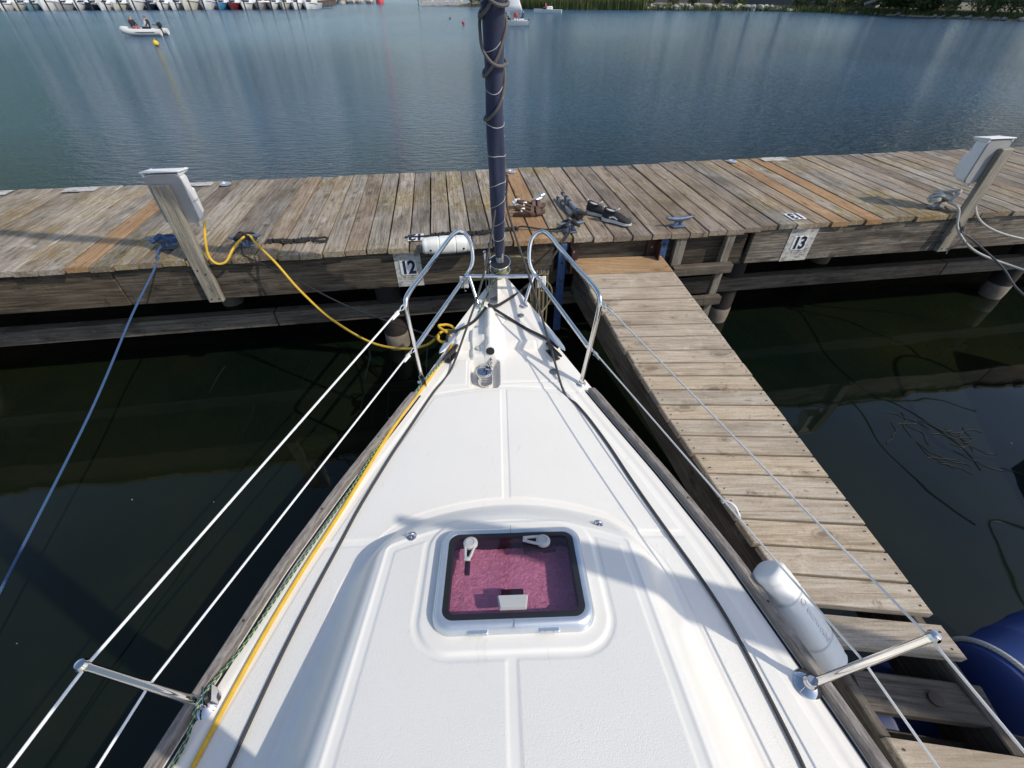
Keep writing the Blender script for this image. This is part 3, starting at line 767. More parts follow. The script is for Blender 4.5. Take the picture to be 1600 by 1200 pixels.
# teak toe rails with dark bedding strip
for sg in (-1, 1):
    ys = np.linspace(-4.8, 1.70, 130); b = MB(); b2 = MB(); rg = []; rg2 = []; uvs = []; dist = 0; pv = None
    for i, y in enumerate(ys):
        w = float(hb(y)); x = sg*(w-.022); z = dz(sg*(w-.03), y)
        wd = .019; ht = .036 if y < 1.68 else .03
        c = Vector((x, y-.4, z)); 
        if pv is not None: dist += (c-pv).length
        pv = c
        ring = [(-wd, -.012), (wd, -.012), (wd, ht-.006), (wd-.006, ht), (-wd+.006, ht), (-wd, ht-.006)]
        rg.append([Vector((c.x+a, c.y, c.z+q)) for a, q in ring]); uvs.append(dist)
        rg2.append([Vector((c.x-sg*.030+a, c.y, c.z+q)) for a, q in ((-.005, -.006), (.005, -.006), (.005, .003), (-.005, .003))])
    b.rings(rg)
    for i in range(len(ys)):
        for j in range(6): b.uv[i*6+j] = (uvs[i], j*.02)
    r_ = b.build('toe_rail', W_teak, boat, smooth=False)
    b2.rings(rg2); b2.build('bedding_strip', M_black, r_)
    for y in (.62, 1.05, 1.42):
        bb = MB(); bb.lathe([(.006, 0), (.005, .002)], n=8); bb.build('plug', M_nail, r_, loc=(sg*(float(hb(y))-.022), y-.4, dz(sg*(float(hb(y))-.03), y)+.0345))
    # rubbing strake
    b = MB(); b.tube([Vector((sg*(float(hb(y))*1.012+.004), y-.4, float(z0(y))-.05)) for y in np.linspace(-4.8, 2.5, 60)], .014, k=2, n=6); b.build('rubbing_strake', M_black, boat)

# hatch
hz = dz(0, HYc+HHY+.03)+.0
hat = empty('hatch', (HX, HYc-.4, 0)); hat.parent = boat
za, zb = dz(0, HYc-HHY-.035), dz(0, HYc+HHY+.035)
hat.location.z = (za+zb)/2; hat.rotation_euler = (math.atan2(zb-za, 2*(HHY+.035)), 0, 0)
def rring(hx, hy, r, z, n=8):
    out = []
    for (sx, sy, a0) in ((1, 1, 0), (-1, 1, 90), (-1, -1, 180), (1, -1, 270)):
        for k in range(n+1):
            a = R(a0+90*k/n); out.append(Vector((sx*(hx-r)+r*math.cos(a), sy*(hy-r)+r*math.sin(a), z)))
    return out
def hring(name, prof, mat, par):      # (inset, z) profile swept round the rounded rectangle
    b = MB(); b.rings([rring(HHX-i, HHY-i, .058-i*.75 if .058-i*.75 > .01 else .01, z) for i, z in prof], cap=False, closed=True); return b.build(name, mat, par)
fr = hring('frame', [(-.004, -.02), (-.004, .010), (0, .022), (.006, .030), (.016, .034), (.026, .032), (.029, .026), (.030, -.02)], M_alu, hat)
hring('gasket', [(.027, .0), (.027, .0295), (.034, .031), (.046, .0305), (.047, .0)], M_black, hat)
b = MB(); b.rings([rring(HHX-.03, HHY-.03, .035, .024), rring(HHX-.03, HHY-.03, .035, .0275)]); gl = b.build('pane', M_glass, hat, smooth=False)
b = MB(); b.rings([rring(HHX-.028, HHY-.028, .036, -.018), rring(HHX-.034, HHY-.034, .036, -.085)], cap=False); b.build('coaming', M_black, hat)
# quilted reflective blind below the pane
nx, ny = 90, 64; gx = np.linspace(-HHX+.03, HHX-.03, nx); gy = np.linspace(-HHY+.03, HHY-.03, ny)
b = MB(); vv = []
for j in range(ny):
    for i in range(nx):
        x, y = gx[i], gy[j]
        vv.append((x, y, -.052+.003*math.sin(31*x+9*y)+.0028*math.sin(23*y-17*x+1)+random.uniform(-.0022, .0022)))
b.add(vv, [(j*nx+i, j*nx+i+1, (j+1)*nx+i+1, (j+1)*nx+i) for j in range(ny-1) for i in range(nx-1)]); b.build('reflective_blind', M_foil, hat)
for sx, ang in ((-.145, R(-97)), (.115, R(172))):
    h = MB(); rot = Matrix.Rotation(ang, 3, 'Z')
    h.lathe([(.026, 0), (.0255, .008), (.021, .0115), (.0135, .0125), (.013, .0105), (.002, .0105)], n=20)
    for sgn in (-1, 1): h.tube([rot @ Vector((.014, sgn*.016, .006)), rot @ Vector((.045, sgn*.011, .006)), rot @ Vector((.066, sgn*.006, .006))], .0052, k=3, n=6)
    h.box(rot @ Vector((.066, 0, .006)), (.014, .022, .009), rot, ch=.002)
    o = h.build('handle', M_grey, hat, loc=(sx, .118, .0285))
    k2 = MB(); k2.box((0, 0, -.018), (.016, .05, .02), ch=.003); k2.box((-.004, -.05, -.014), (.018, .085, .014), ch=.002); k2.build('latch', M_blackpl, o, loc=(-.004 if sx < 0 else .02, -.02, 0), rot=(0, 0, 0 if sx < 0 else R(-83)))
h = MB(); h.add([(-.042, -.02, 0), (.042, -.02, 0), (.050, .026, 0), (-.050, .026, 0), (-.038, -.018, .012), (.038, -.018, .012), (.045, .022, .012), (-.045, .022, .012)], [(3, 2, 1, 0), (4, 5, 6, 7), (0, 1, 5, 4), (1, 2, 6, 5), (2, 3, 7, 6), (3, 0, 4, 7)])
o = h.build('stay_bracket', M_grey, hat, smooth=False, loc=(-.002, -.112, .0285))
for yy, ww in ((.042, .034), (-.03, .02)):
    h = MB(); h.box((0, yy, -.02), (.072, ww, .02), ch=.003); h.build('stay_block', M_blackpl, o, smooth=False)
for x in (-.11, .105):
    h = MB(); h.box((0, 0, 0), (.062, .016, .012), ch=.002)
    for k in (-.012, .012): h.box((k, -.0005, .0), (.002, .0175, .0135))
    h.build('hinge', M_alu, hat, smooth=False, loc=(x, -HHY-.004, .016))
h = MB(); h.box((0, 0, 0), (.0015, .034, .004)); h.build('frame_joint', M_alu2, fr, smooth=False, loc=(.0, -HHY+.012, .0325)); 
h = MB(); h.box((0, 0, 0), (.0015, .034, .004)); h.build('frame_joint', M_alu2, fr, smooth=False, loc=(.0, HHY-.012, .0325))
# padeyes on the coachroof
for (x, y) in ((-.362, .846), (.352, .880)):
    e = MB(); e.lathe([(.019, 0), (.0185, .004), (.014, .006)], n=20)
    e.tube([(-.012, 0, .004), (-.011, 0, .015), (0, 0, .021), (.011, 0, .015), (.012, 0, .004)], .0042, k=5, n=8)
    e.box((0, 0, .012), (.007, .024, .006), ch=.002)
    e.build('padeye', M_chrome, boat, loc=(x, y-.4, dz(x, y)))
# stanchions and bases
ST = {}
for sg, base, top in ((1, W2B((.985, .405, 0)), W2B((1.075, .395, 1.215))), (-1, W2B((-.995, .352, 0)), W2B((-1.093, .345, 1.165)))):
    base.z = dz(base.x, base.y+.4)
    e = MB(); e.tube([base, top], lambda t: .0135-.0025*t, k=1, n=14)
    d_ = (top-base).normalized()
    e.tube([top-d_*.004, top+d_*.012], .0125, k=1, n=14)
    for q in range(5):
        pass
    st = e.build('stanchion', M_steel, boat)
    e = MB(); e.lathe([(.044, 0), (.044, .006), (.034, .016), (.022, .022), (.019, .038), (.0145, .042)], n=24); e.build('stanchion_base', M_chrome, st, loc=base-Vector((sg*.01, 0, 0)))
    e = MB(); e.lathe([(.004, -.012), (.012, -.008), (.0165, 0), (.012, .009), (.003, .0125)], n=16); e.build('cap', M_chrome, st, loc=top+d_*.012)
    ST[sg] = (base, top)
    b2_, t2_ = Vector((sg*(float(hb(-1.3))-.05), -1.7, 0)), Vector((sg*(float(hb(-1.3))+.05), -1.7, 1.19))
    b2_.z = dz(b2_.x, -1.3)
    e = MB(); e.tube([b2_, t2_], .013, k=1, n=12); e.build('stanchion', M_steel, boat)
    ST[2*sg] = (b2_, t2_)
# pulpit halves
PUL = {}
def pul(sg, aftbase, afttop, low, hoop, legbase, legtop):
    aftbase, afttop, low, legbase, legtop = map(W2B, (aftbase, afttop, low, legbase, legtop)); hoop = [W2B(h) for h in hoop]
    aftbase.z = dz(aftbase.x, aftbase.y+.4); legbase.z = dz(legbase.x, legbase.y+.4)
    up = (afttop-aftbase).normalized(); fw = (hoop[0]-afttop).normalized()
    path = [aftbase, aftbase.lerp(afttop, .5), afttop-up*.10, afttop-up*.025+fw*.012, afttop+fw*.07, afttop.lerp(hoop[0], .5)]+hoop+[hoop[-1].lerp(low, .5), low]
    e = MB(); e.tube(path, .0125, k=8, n=14); o = e.build('pulpit', M_steel, boat)
    e = MB(); e.tube([legbase, legtop], .011, k=1, n=12); e.build('pulpit_leg', M_steel, o)
    for p in (aftbase, legbase):
        e = MB(); e.lathe([(.026, 0), (.026, .005), (.016, .012), (.014, .02)], n=18); e.build('pulpit_foot', M_steel, o, loc=p)
    for p, dd in ((afttop-up*.03, 1), (low, 1)):
        e = MB(); back = Vector((sg*.02, -.03, -.004)); e.tube([p, p+back*.5+Vector((0, 0, .012)), p+back, p+back*.5-Vector((0, 0, .012))], .003, closed=True, k=5, n=6); e.tube([p+back, p+back*2.0], .006, k=1, n=8); e.build('wire_eye', M_steel, o)
    PUL[sg] = (afttop-up*.03, low, o)
pul(-1, (-.492, 1.782, .86), (-.514, 1.80, 1.365), (-.497, 1.787, 1.09),
    [(-.40, 2.34, 1.37), (-.352, 2.55, 1.368), (-.305, 2.60, 1.36), (-.262, 2.575, 1.325), (-.242, 2.53, 1.26), (-.250, 2.49, 1.19), (-.300, 2.44, 1.125)], (-.205, 2.315, .96), (-.262, 2.43, 1.15))
pul(1, (.377, 1.766, .86), (.432, 1.83, 1.365), (.392, 1.80, 1.09),
    [(.275, 2.34, 1.37), (.215, 2.55, 1.368), (.170, 2.60, 1.36), (.122, 2.575, 1.325), (.106, 2.53, 1.26), (.114, 2.49, 1.19), (.165, 2.44, 1.125)], (.072, 2.315, .96), (.130, 2.43, 1.15))
e = MB(); e.tube([W2B((-.285, 2.435, 1.15)), W2B((.150, 2.435, 1.15))], .0125, k=1, n=14); e.build('pulpit_crossbar', M_steel, boat)
for x in (-.30, .185):
    e = MB(); e.box((0, 0, 0), (.055, .012, .085), ch=.005); o = e.build('light_plate', M_white, boat, loc=W2B((x, 2.455, 1.10)), rot=(0, 0, -YAW))
    e = MB(); e.tube([(0, -.012, .045), (0, -.012, -.05), (.012, -.012, -.055)], .0035, k=3, n=6); e.build('bracket_pin', M_steel, o)
# lifelines
for sg in (-1, 1):
    a_, l_, o_ = PUL[sg]; back = Vector((sg*.045, -.07, -.006))
    b0, t0 = ST[sg]; b1, t1 = ST[2*sg]; mt = M_lifew if sg < 0 else M_wire
    e = MB(); e.tube([a_+back*.6, t0, t1], .0042 if sg < 0 else .0036, k=1, n=8); e.build('lifeline', mt, boat)
    m0 = b0.lerp(t0, .52); m1 = b1.lerp(t1, .52)
    e = MB(); e.tube([l_+back*.6, m0, m1], .0040 if sg < 0 else .0036, k=1, n=8); e.build('lifeline', mt, boat)
    for p, q in ((a_, t0), (l_, m0)):
        dd = (q-p).normalized(); e = MB(); e.tube([p+dd*.06, p+dd*.085, p+dd*.11], lambda t: .008-.003*t, k=1, n=8); e.build('swage', M_steel if sg > 0 else M_white, boat)
# windlass, chain hole and bow hardware
e = MB(); wz = dz(-.10, 1.84)
e.lathe([(.040, 0), (.041, .035), (.036, .042), (.036, .055), (.042, .062), (.043, .082), (.038, .092), (.018, .097), (.004, .0975)], n=28); wl = e.build('windlass', M_chrome, boat, loc=(-.102, 1.822-.4, wz)); wl.scale = (1.05, 1.05, .9)
e = MB(); e.lathe([(.030, 0), (.034, .03), (.03, .05), (.02, .058)], n=24); e.box((.006, .035, .03), (.055, .06, .05), ch=.01); e.build('gearbox', M_chrome, wl, loc=(-.004, .035, .01))
e = MB(); e.box((0, 0, .0985), (.008, .03, .004), ch=.001); e.build('socket', M_blackpl, wl, loc=(0, 0, 0))
e = MB(); e.lathe([(.024, 0), (.024, .012)], n=20, rot=Matrix.Rotation(R(90), 3, 'X')); e.build('chain_hole', M_blackpl, boat, loc=(-.068, 1.951-.4, dz(-.068, 1.97)-.048))
e = MB()
for k in range(9):
    t = k/8; p = Vector((-.066, 1.945-.4-.09*t, wz+.075-.035*t)); tw = k % 2
    e.tube([p+Vector((.006*math.cos(a) if tw else 0, .0095*math.sin(a), 0 if tw else .006*math.cos(a))) for a in [i*math.pi/4 for i in range(8)]], .0026, closed=True, k=2, n=5)
e.build('chain', M_alu2, boat)
e = MB(); e.lathe([(.020, 0), (.020, .004), (.014, .007), (.013, .003), (.002, .003)], n=20); e.build('deck_plate', M_grey, boat, loc=(-.135, 2.0-.4, dz(-.135, 2.0)))
for (x, y, r, mt) in ((.285, 1.845, .026, M_alu2), (.118, 2.235, .020, M_alu2)):
    e = MB(); e.lathe([(r, 0), (r, .004), (r*.8, .006), (r*.3, .006)], n=22); e.build('deck_cap', mt, boat, loc=(x, y-.4, dz(x, y)))
for sg in (-1, 1):       # polished fairleads on the bow gunwale
    y = 2.06; x = sg*(float(hb(y))-.034); an = math.atan2(-(float(hb(y+.1))-float(hb(y-.1)))/.2, 1)*sg
    e = MB(); rg = []
    for k in range(13):
        t = -1+2*k/12; w = .026*math.sqrt(max(0, 1-t*t))+.0015; rg.append([Vector((w*math.cos(a), t*.15, .010*math.sin(a)*math.sqrt(max(0, 1-t*t))+.004)) for a in [i*math.pi/6 for i in range(12)]])
    e.rings(rg); e.build('fairlead', M_alu, boat, loc=(x, y-.4, dz(x*.97, y)+.002), rot=(R(5), sg*R(14), sg*R(27)))
    yc = 1.97; xc = sg*(float(hb(yc))-.075); e = MB(); L = .17
    e.tube([(0, -L/2, .050), (0, -L*.3, .044), (0, 0, .040), (0, L*.3, .044), (0, L/2, .050)], lambda t: .006+.008*math.sin(math.pi*t), k=4, n=10)
    e.tube([(0, -.03, 0), (0, -.03, .04)], .009, k=1); e.tube([(0, .03, 0), (0, .03, .04)], .009, k=1); e.box((0, 0, .003), (.035, .11, .008), ch=.002)
    e.build('bow_cleat', M_blackpl, boat, loc=(xc, yc-.4, dz(xc, yc)), rot=(0, 0, sg*R(27)))
# stem fitting: twin cheeks, roller and upright pins
sf = MB(); sy = 2.50-.4; sz = dz(0, 2.45)
for x in (-.072, -.022): sf.box((x, sy, sz+.03), (.006, .30, .10), ch=.002)
sf.box((-.047, sy-.02, sz-.012), (.05, .30, .012), ch=.002)
stem = sf.build('anchor_roller', M_alu2, boat, smooth=False)
e = MB(); e.lathe([(.032, -.02), (.018, 0), (.032, .02)], n=18, rot=Matrix.Rotation(R(90), 3, 'Y')); e.build('roller', M_blackpl, stem, loc=(-.047, sy+.13, sz+.03))
for (x, y, h, t_) in ((-.092, 2.46, .24, .1), (-.062, 2.52, .27, .0)):
    e = MB(); e.tube([(0, 0, -.03), (0, 0, h*.6), (0, .004, h*.8), (0, .004, h)], lambda t: .0045+(.004 if t > .7 else 0), k=2, n=8); e.build('locking_pin', M_steel, stem, loc=(x, y-.4, sz+.03))
e = MB(); e.box((.012, 2.585-.4, sz+.03), (.035, .012, .16), ch=.003); e.lathe([(.006, 0), (.006, .012)], c=(.012, 2.578-.4, sz+.085), n=8, rot=Matrix.Rotation(R(90), 3, 'X')); e.build('tack_plate', M_steel, stem, smooth=False)
# furler drum, forestay and furled headsail in its navy cover
f0 = W2B((-.078, 2.605, 1.10)); f1 = W2B((-.064, -.17, 10.1)); fd = (f1-f0).normalized()
rotf = Vector((0, 0, 1)).rotation_difference(fd).to_matrix()
fu = empty('furler', f0); fu.parent = boat; fu.rotation_euler = rotf.to_euler()
e = MB(); e.lathe([(.014, -.10), (.018, -.02), (.055, .0), (.062, .004), (.062, .014), (.03, .018)], n=28); e.build('drum_base', M_rtan, fu)
e = MB(); e.lathe([(.03, .018), (.046, .022), (.048, .06), (.03, .065)], n=24); e.build('wound_line', M_rgrn, fu)
e = MB(); e.lathe([(.03, .064), (.064, .066), (.066, .072), (.062, .082), (.03, .084)], n=28); e.build('drum_top', M_blackpl, fu)
e = MB(); e.tube([Vector((.0655*math.cos(a), .0655*math.sin(a), .075)) for a in [i*math.pi/10 for i in range(20)]], .004, closed=True, k=2, n=6); e.build('drum_ring', M_steel, fu)
e = MB(); e.tube([Vector((.0625*math.cos(a), .0625*math.sin(a), .010)) for a in [i*math.pi/10 for i in range(20)]], .004, closed=True, k=2, n=6); e.build('drum_ring', M_steel, fu)
e = MB(); e.lathe([(.022, .084), (.024, .12), (.026, .16), (.017, .20)], n=16); e.box((.016, -.02, .125), (.012, .012, .07), ch=.002); e.build('torque_tube', M_grey, fu)
e = MB(); e.tube([(0, 0, .1), (0, 0, 9.4)], .009, k=1, n=8); e.build('forestay', M_steel, fu)
def srad(z, a):
    base = np.interp(z, [.135, .19, .40, .8, 1.5, 2.5, 6, 9.0], [.028, .034, .038, .041, .046, .052, .045, .018])
    return base*(1+.085*math.sin(2*a-7.0*z)+.055*math.sin(3*a+11*z)+.035*math.sin(5*a-4*z+1))
zs = np.concatenate([np.linspace(.135, 2.6, 130), np.linspace(2.7, 9.0, 60)]); rg = []
for z in zs: rg.append([Vector((srad(z, a)*math.cos(a), srad(z, a)*math.sin(a), z)) for a in [i*2*math.pi/28 for i in range(28)]])
e = MB(); e.rings(rg); sail = e.build('furled_sail', M_sail, fu)
zz = .24; k = 0
while zz < 2.5:
    pts = [];
    for i in range(25):
        a = i*2*math.pi/24; z = zz+.07*i/24+.02*math.sin(a+k); pts.append((srad(z, a)*1.012*math.cos(a), srad(z, a)*1.012*math.sin(a), z))
    e = MB(); e.tube(pts, .0016, k=1, n=5); e.build('stitching', M_stitch, sail); zz += .11+.05*(k > 2); k += 1
# sheets wrapped round the sail
pts = []
for i in range(150):
    t = i/149; z = .95+.95*t; a = 1.2+t*2*math.pi*5.2+.5*math.sin(9*t); pts.append((srad(z, a)*1.0*math.cos(a)+.0075*math.cos(a), srad(z, a)*math.sin(a)+.0075*math.sin(a), z+.05*math.sin(a*1.0+1)))
e = MB(); e.tube(pts, .0066, k=2, n=7); e.build('wrapped_sheet', M_rbrn, fu)
pts = []
for i in range(60):
    t = i/59; z = 1.1+.42*t; a = 2.6-t*2*math.pi*2.1; pts.append((srad(z, a)*math.cos(a)+.012*math.cos(a), srad(z, a)*math.sin(a)+.012*math.sin(a), z+.03*math.sin(a)))
e = MB(); e.tube(pts, .0066, k=2, n=7); e.build('wrapped_sheet', M_rbrn, fu)
# mast behind the camera
e = MB(); e.lathe([(.062, 0), (.062, 9.2), (.045, 9.35)], n=20); e.build('mast', M_alu2, boat, loc=(0, -.245-.4, dz(0, -.245)))

def bp(x, y, up=.0): # world x,y -> world point lying on the deck
    q = W2B((x, y, 0)); return Vector((x, y, dz(q.x, q.y+.4)+up))
# dark grey jib sheets
clew = Vector((-.055, 2.47, 1.62))
sR = [clew+Vector((.03, .02, .10)), clew+Vector((.035, -.03, -.08)), Vector((.12, 2.10, 1.24)), Vector((.215, 1.86, 1.01))]+[bp(x, y, .0075) for x, y in ((.278, 1.70), (.335, 1.62), (.395, 1.52), (.47, 1.36), (.536, 1.193), (.595, 1.05), (.655, .91), (.715, .77), (.765, .633), (.80, .50), (.823, .379), (.842, .27), (.853, .193), (.87, .0), (.9, -.4))]
rope('jib_sheet', sR, .0062, M_rgry, label='dark grey rope running from the furled sail aft along the right deck', cat='rope')
sL = [clew+Vector((-.03, .02, .12)), clew+Vector((-.035, -.03, -.05)), Vector((-.16, 2.22, 1.27)), Vector((-.27, 1.99, 1.02))]+[bp(x, y, .0075) for x, y in ((-.345, 1.85), (-.42, 1.70), (-.51, 1.475), (-.575, 1.30), (-.655, 1.053), (-.70, .88), (-.748, .674), (-.79, .46), (-.828, .191), (-.86, .0), (-.9, -.4))]
rope('jib_sheet', sL, .0062, M_rgry, label='dark grey rope running from the furled sail aft along the left deck', cat='rope')
# furling line
gl_ = [Vector((-.085, 2.56, 1.13)), Vector((-.14, 2.42, 1.06)), Vector((-.24, 2.18, .975)), Vector((-.39, 1.90, .915)), bp(-.475, 1.76, .03)]+[bp(x, y, .007) for x, y in ((-.53, 1.63), (-.60, 1.45), (-.655, 1.30), (-.70, 1.15), (-.748, 1.02), (-.815, .83), (-.872, .66), (-.925, .50))]+[bp(-.965, .36, .045), bp(-.975, .26, .012), bp(-.985, .194, .008), bp(-1.0, .05, .008), bp(-1.03, -.3, .008)]
rope('furling_line', [p+Vector((-.012, 0, .002)) if i > 4 else p for i, p in enumerate(gl_)], .0054, M_rgrn, label='green and white line led along the left gunwale from the furler', cat='rope')
for p in ((-.482, 1.755), (-.962, .365)):
    q = bp(*p); blk = empty('line_block', q, R(25), 'chrome block carrying the green line at the %s' % ('left pulpit foot' if p[1] > 1 else 'left stanchion foot'), 'block')
    for s2 in (-1, 1):
        e = MB(); e.box((s2*.012, 0, .03), (.003, .05, .046), ch=.001); e.build('cheek', M_chrome, blk, smooth=False)
    e = MB(); e.lathe([(.02, -.009), (.014, 0), (.02, .009)], n=18, rot=Matrix.Rotation(R(90), 3, 'Y')); e.build('sheave', M_blackpl, blk, loc=(0, 0, .032))
    e = MB(); e.lathe([(.022, 0), (.018, .008)], n=16); e.build('base', M_chrome, blk)

# ------------------------------------------------------------------ shore power cable
yc = [D(-2.03, .03, 1.335), D(-2.045, -.035, 1.24), D(-2.06, -.06, 1.14), D(-2.03, -.07, 1.085), D(-1.97, -.06, 1.09), D(-1.92, -.0, 1.15), D(-1.885, .10, 1.175), D(-1.84, .13, 1.185), D(-1.77, .02, 1.17)]
yc += [Vector(p) for p in ((-1.571, 2.686, 1.118), (-1.434, 2.617, .941), (-1.231, 2.515, .777), (-.953, 2.376, .689), (-.69, 2.245, .735), (-.52, 2.15, .84))]
cc = Vector((-.385, 2.09, .935))
for i in range(22):
    a = math.pi+i*2*math.pi/11*1.0; yc.append(cc+Vector((.052*math.cos(a), .066*math.sin(a), .012*math.sin(a*.5)+.002*i)))
yc += [bp(x, y, .009) for x, y in ((-.345, 2.04), (-.37, 1.98), (-.405, 1.91), (-.475, 1.745), (-.55, 1.575), (-.618, 1.40), (-.68, 1.20), (-.742, 1.0), (-.815, .78), (-.872, .565), (-.912, .36), (-.938, .195), (-.96, .0), (-.99, -.3))]
rope('shore_power_cable', yc, .0078, M_ryel, k=6, label='yellow power cable from the left post to the boat and along its deck', cat='cable')

# ------------------------------------------------------------------ mooring lines
def braid(s0, s1, w0, w1, amp=.016, r=.0068, per=.075, zz=ZD+.012):
    out = []
    L = abs(s1-s0); n = int(L/per*14)
    for ph in (0, 1, 2):
        pts = []
        for i in range(n+1):
            t = i/n; th = t*L/per*2*math.pi+ph*2.094
            am = amp*(1+.35*math.sin(t*19+ph))
            q = D(s0+(s1-s0)*t+.012*math.sin(th*.5+ph), w0+(w1-w0)*t+am*math.sin(th)+.012*math.sin(t*9), zz+.010*abs(math.sin(th*.5+ph))+.008*math.cos(2*th))
            pts.append(q)
        out.append(pts)
    return out
def wrapcleat(s, w, r, b, turns=3, L=.12, z=ZD+.06):
    pts = []
    for i in range(turns*16+1):
        a = i*2*math.pi/16; pts.append(D(s+L*.55*math.sin(a), w+.036*math.sin(2*a)+.006*math.sin(i), z+.014*math.cos(2*a)+.006*(i/16)))
    b.tube(pts, r, k=3, n=7)
b = MB()
for pts in braid(-1.76, -1.42, .17, .16): b.tube(pts, .0068, k=1, n=6)
wrapcleat(-1.88, .15, .0075, b, 4)
b.tube([D(-1.42, .16, 1.12), D(-1.36, .17, 1.125), D(-1.33, .15, 1.12), D(-1.36, .12, 1.115), D(-1.42, .13, 1.12)], .008, k=6)
b.tube([D(-1.90, .10, 1.14), D(-1.87, .0, 1.125), D(-1.82, -.05, 1.10), Vector((-1.55, 2.70, 1.03)), Vector((-1.05, 2.42, .94)), Vector((-.46, 2.10, .93)), bp(-.375, 1.99, .05)], .0055, k=8)
tag(b.build('mooring_line', M_rblk), 'black line chained into loops on the planks near the yellow cable', 'rope')
b = MB()
for pts in braid(-.60, .06, .105, .14, amp=.014): b.tube(pts, .0068, k=1, n=6)
b.tube([D(-.78, .12, 1.112), D(-.70, .11, 1.115), D(-.60, .105, 1.118)], .007, k=4)
b.tube([D(.06, .14, 1.12), D(.10, .15, 1.13), D(.25, .11, 1.115), D(.36, .08, 1.125), D(.43, .05, 1.155)], .0065, k=6)
wrapcleat(.45, .06, .0065, b, 3)
tag(b.build('mooring_line', M_rblk), 'black line chained along the dock edge beside the long white fender', 'rope')
b = MB()
b.tube([D(.44, .02, 1.15), D(.40, -.05, 1.12), Vector((.22, 2.78, 1.02)), Vector((.08, 2.52, 1.02)), Vector((-.02, 2.36, 1.035)), Vector((-.10, 2.26, 1.045)), bp(-.14, 2.23, .02)], .0085, k=8)
b.tube([bp(-.14, 2.235, .012), bp(-.02, 2.20, .012), bp(.08, 2.12, .010), bp(.19, 2.035, .012), bp(.265, 1.985, .05)], .0085, k=8)
tag(b.build('mooring_line', M_rblk), 'black mooring line from the tripod cleat over the bow to the right bow cleat', 'rope')
b = MB()
b.tube([bp(-.155, 2.245, .012), bp(-.22, 2.18, .010), bp(-.31, 2.10, .012), bp(-.36, 2.03, .05), bp(-.375, 1.99, .05)], .0085, k=8)
tag(b.build('mooring_line', M_rblk), 'short black line from the bow spine to the left bow cleat', 'rope')
b = MB()
wrapcleat(-2.43, .19, .0075, b, 4, .13)
bl0 = [D(-2.43, .15, 1.15), D(-2.42, .03, 1.14), D(-2.43, -.03, 1.08), Vector((-2.43, 2.35, .91)), Vector((-2.37, 1.7, .69)), Vector((-2.30, .83, .45)), Vector((-2.22, .1, .27)), Vector((-2.12, -1.0, .02)), Vector((-2.1, -1.4, -.1))]
b.tube(bl0, .0062, k=8)
tag(b.build('mooring_line', M_rblu), 'blue mooring line descending from the left cleat across the dark water', 'rope')
b = MB()
wrapcleat(3.60, .11, .010, b, 5, .15, ZD+.07)
for k in range(3): b.tube([D(3.60+.09*math.cos(a)+.02*k, .11+.05*math.sin(a), ZD+.10+.012*k+.02*math.sin(a*2+k)) for a in [i*math.pi/6 for i in range(12)]], .0095, closed=True, k=3)
b.tube([D(3.63, .06, 1.17), D(3.66, -.03, 1.14), D(3.70, -.09, 1.0), D(3.84, -.20, .86), D(4.05, -.35, .79), Vector((4.22, 3.1, .80)), Vector((4.5, 2.85, .92)), Vector((4.62, 2.62, 1.05))], .0095, k=8)
tag(b.build('mooring_line', M_rwht), 'white mooring line coiled on the right cleat and sagging out to the right', 'rope')
b = MB()
b.tube([D(3.60, .04, 1.14), D(3.70, -.06, 1.05), D(3.74, -.10, .98), D(3.80, -.20, .93), Vector((3.72, 3.05, .90)), Vector((3.62, 2.72, .86)), Vector((3.66, 2.3, .84)), Vector((3.85, 1.9, .86))], .0075, k=8)
for k in range(3): b.tube([D(3.735+.018*math.cos(a), -.10+.016*math.sin(a+k), .99+.018*math.sin(a*1.0)+.006*k) for a in [i*math.pi/5 for i in range(10)]], .006, closed=True, k=3)
b.tube([D(3.755, -.12, .965), D(3.72, -.15, .90), D(3.68, -.14, .84), D(3.675, -.15, .81)], .005, k=5)
tag(b.build('mooring_line', M_rbrn), 'grey line with a knot and loose end hanging by the right power post', 'rope')
rope('mooring_line', [D(3.80, .02, 1.22), D(3.86, -.05, 1.08), D(4.0, -.12, .99), D(4.25, -.2, .93), D(4.6, -.3, .90), D(5.0, -.5, .92)], .0085, M_rwht, label='thin cream cord looping from the right power post out of frame', cat='rope')
# coil of tan lines hanging under the right pulpit
b = MB()
for k in range(9):
    x = .13+.013*k+random.uniform(-.006, .006); y = 2.74+random.uniform(-.03, .03)
    top = Vector((x, 2.56+.012*(k % 3), 1.09)); lo = .52+random.uniform(-.06, .08)
    b.tube([top, Vector((x-.008, y, .98)), Vector((x+random.uniform(-.01, .01), y, .75)), Vector((x, y, lo)), Vector((x+.018, y+.012, lo-.025)), Vector((x+.026, y+.014, .74)), Vector((x+.018, y, 1.0)), top+Vector((.008, .01, 0))], .0052, k=5, n=6)
b.tube([(.20, 2.58, 1.06), (.265, 2.66, .95), (.275, 2.70, .84), (.22, 2.66, .76), (.16, 2.58, .76)], .006, k=6)
b.tube([(-.02, 2.66, 1.17), (.06, 2.70, 1.15), (.14, 2.68, 1.13)], .006, k=4)
tag(b.build('rope_coil', M_rtan), 'tan ropes hanging in a coil under the right side of the pulpit', 'rope')

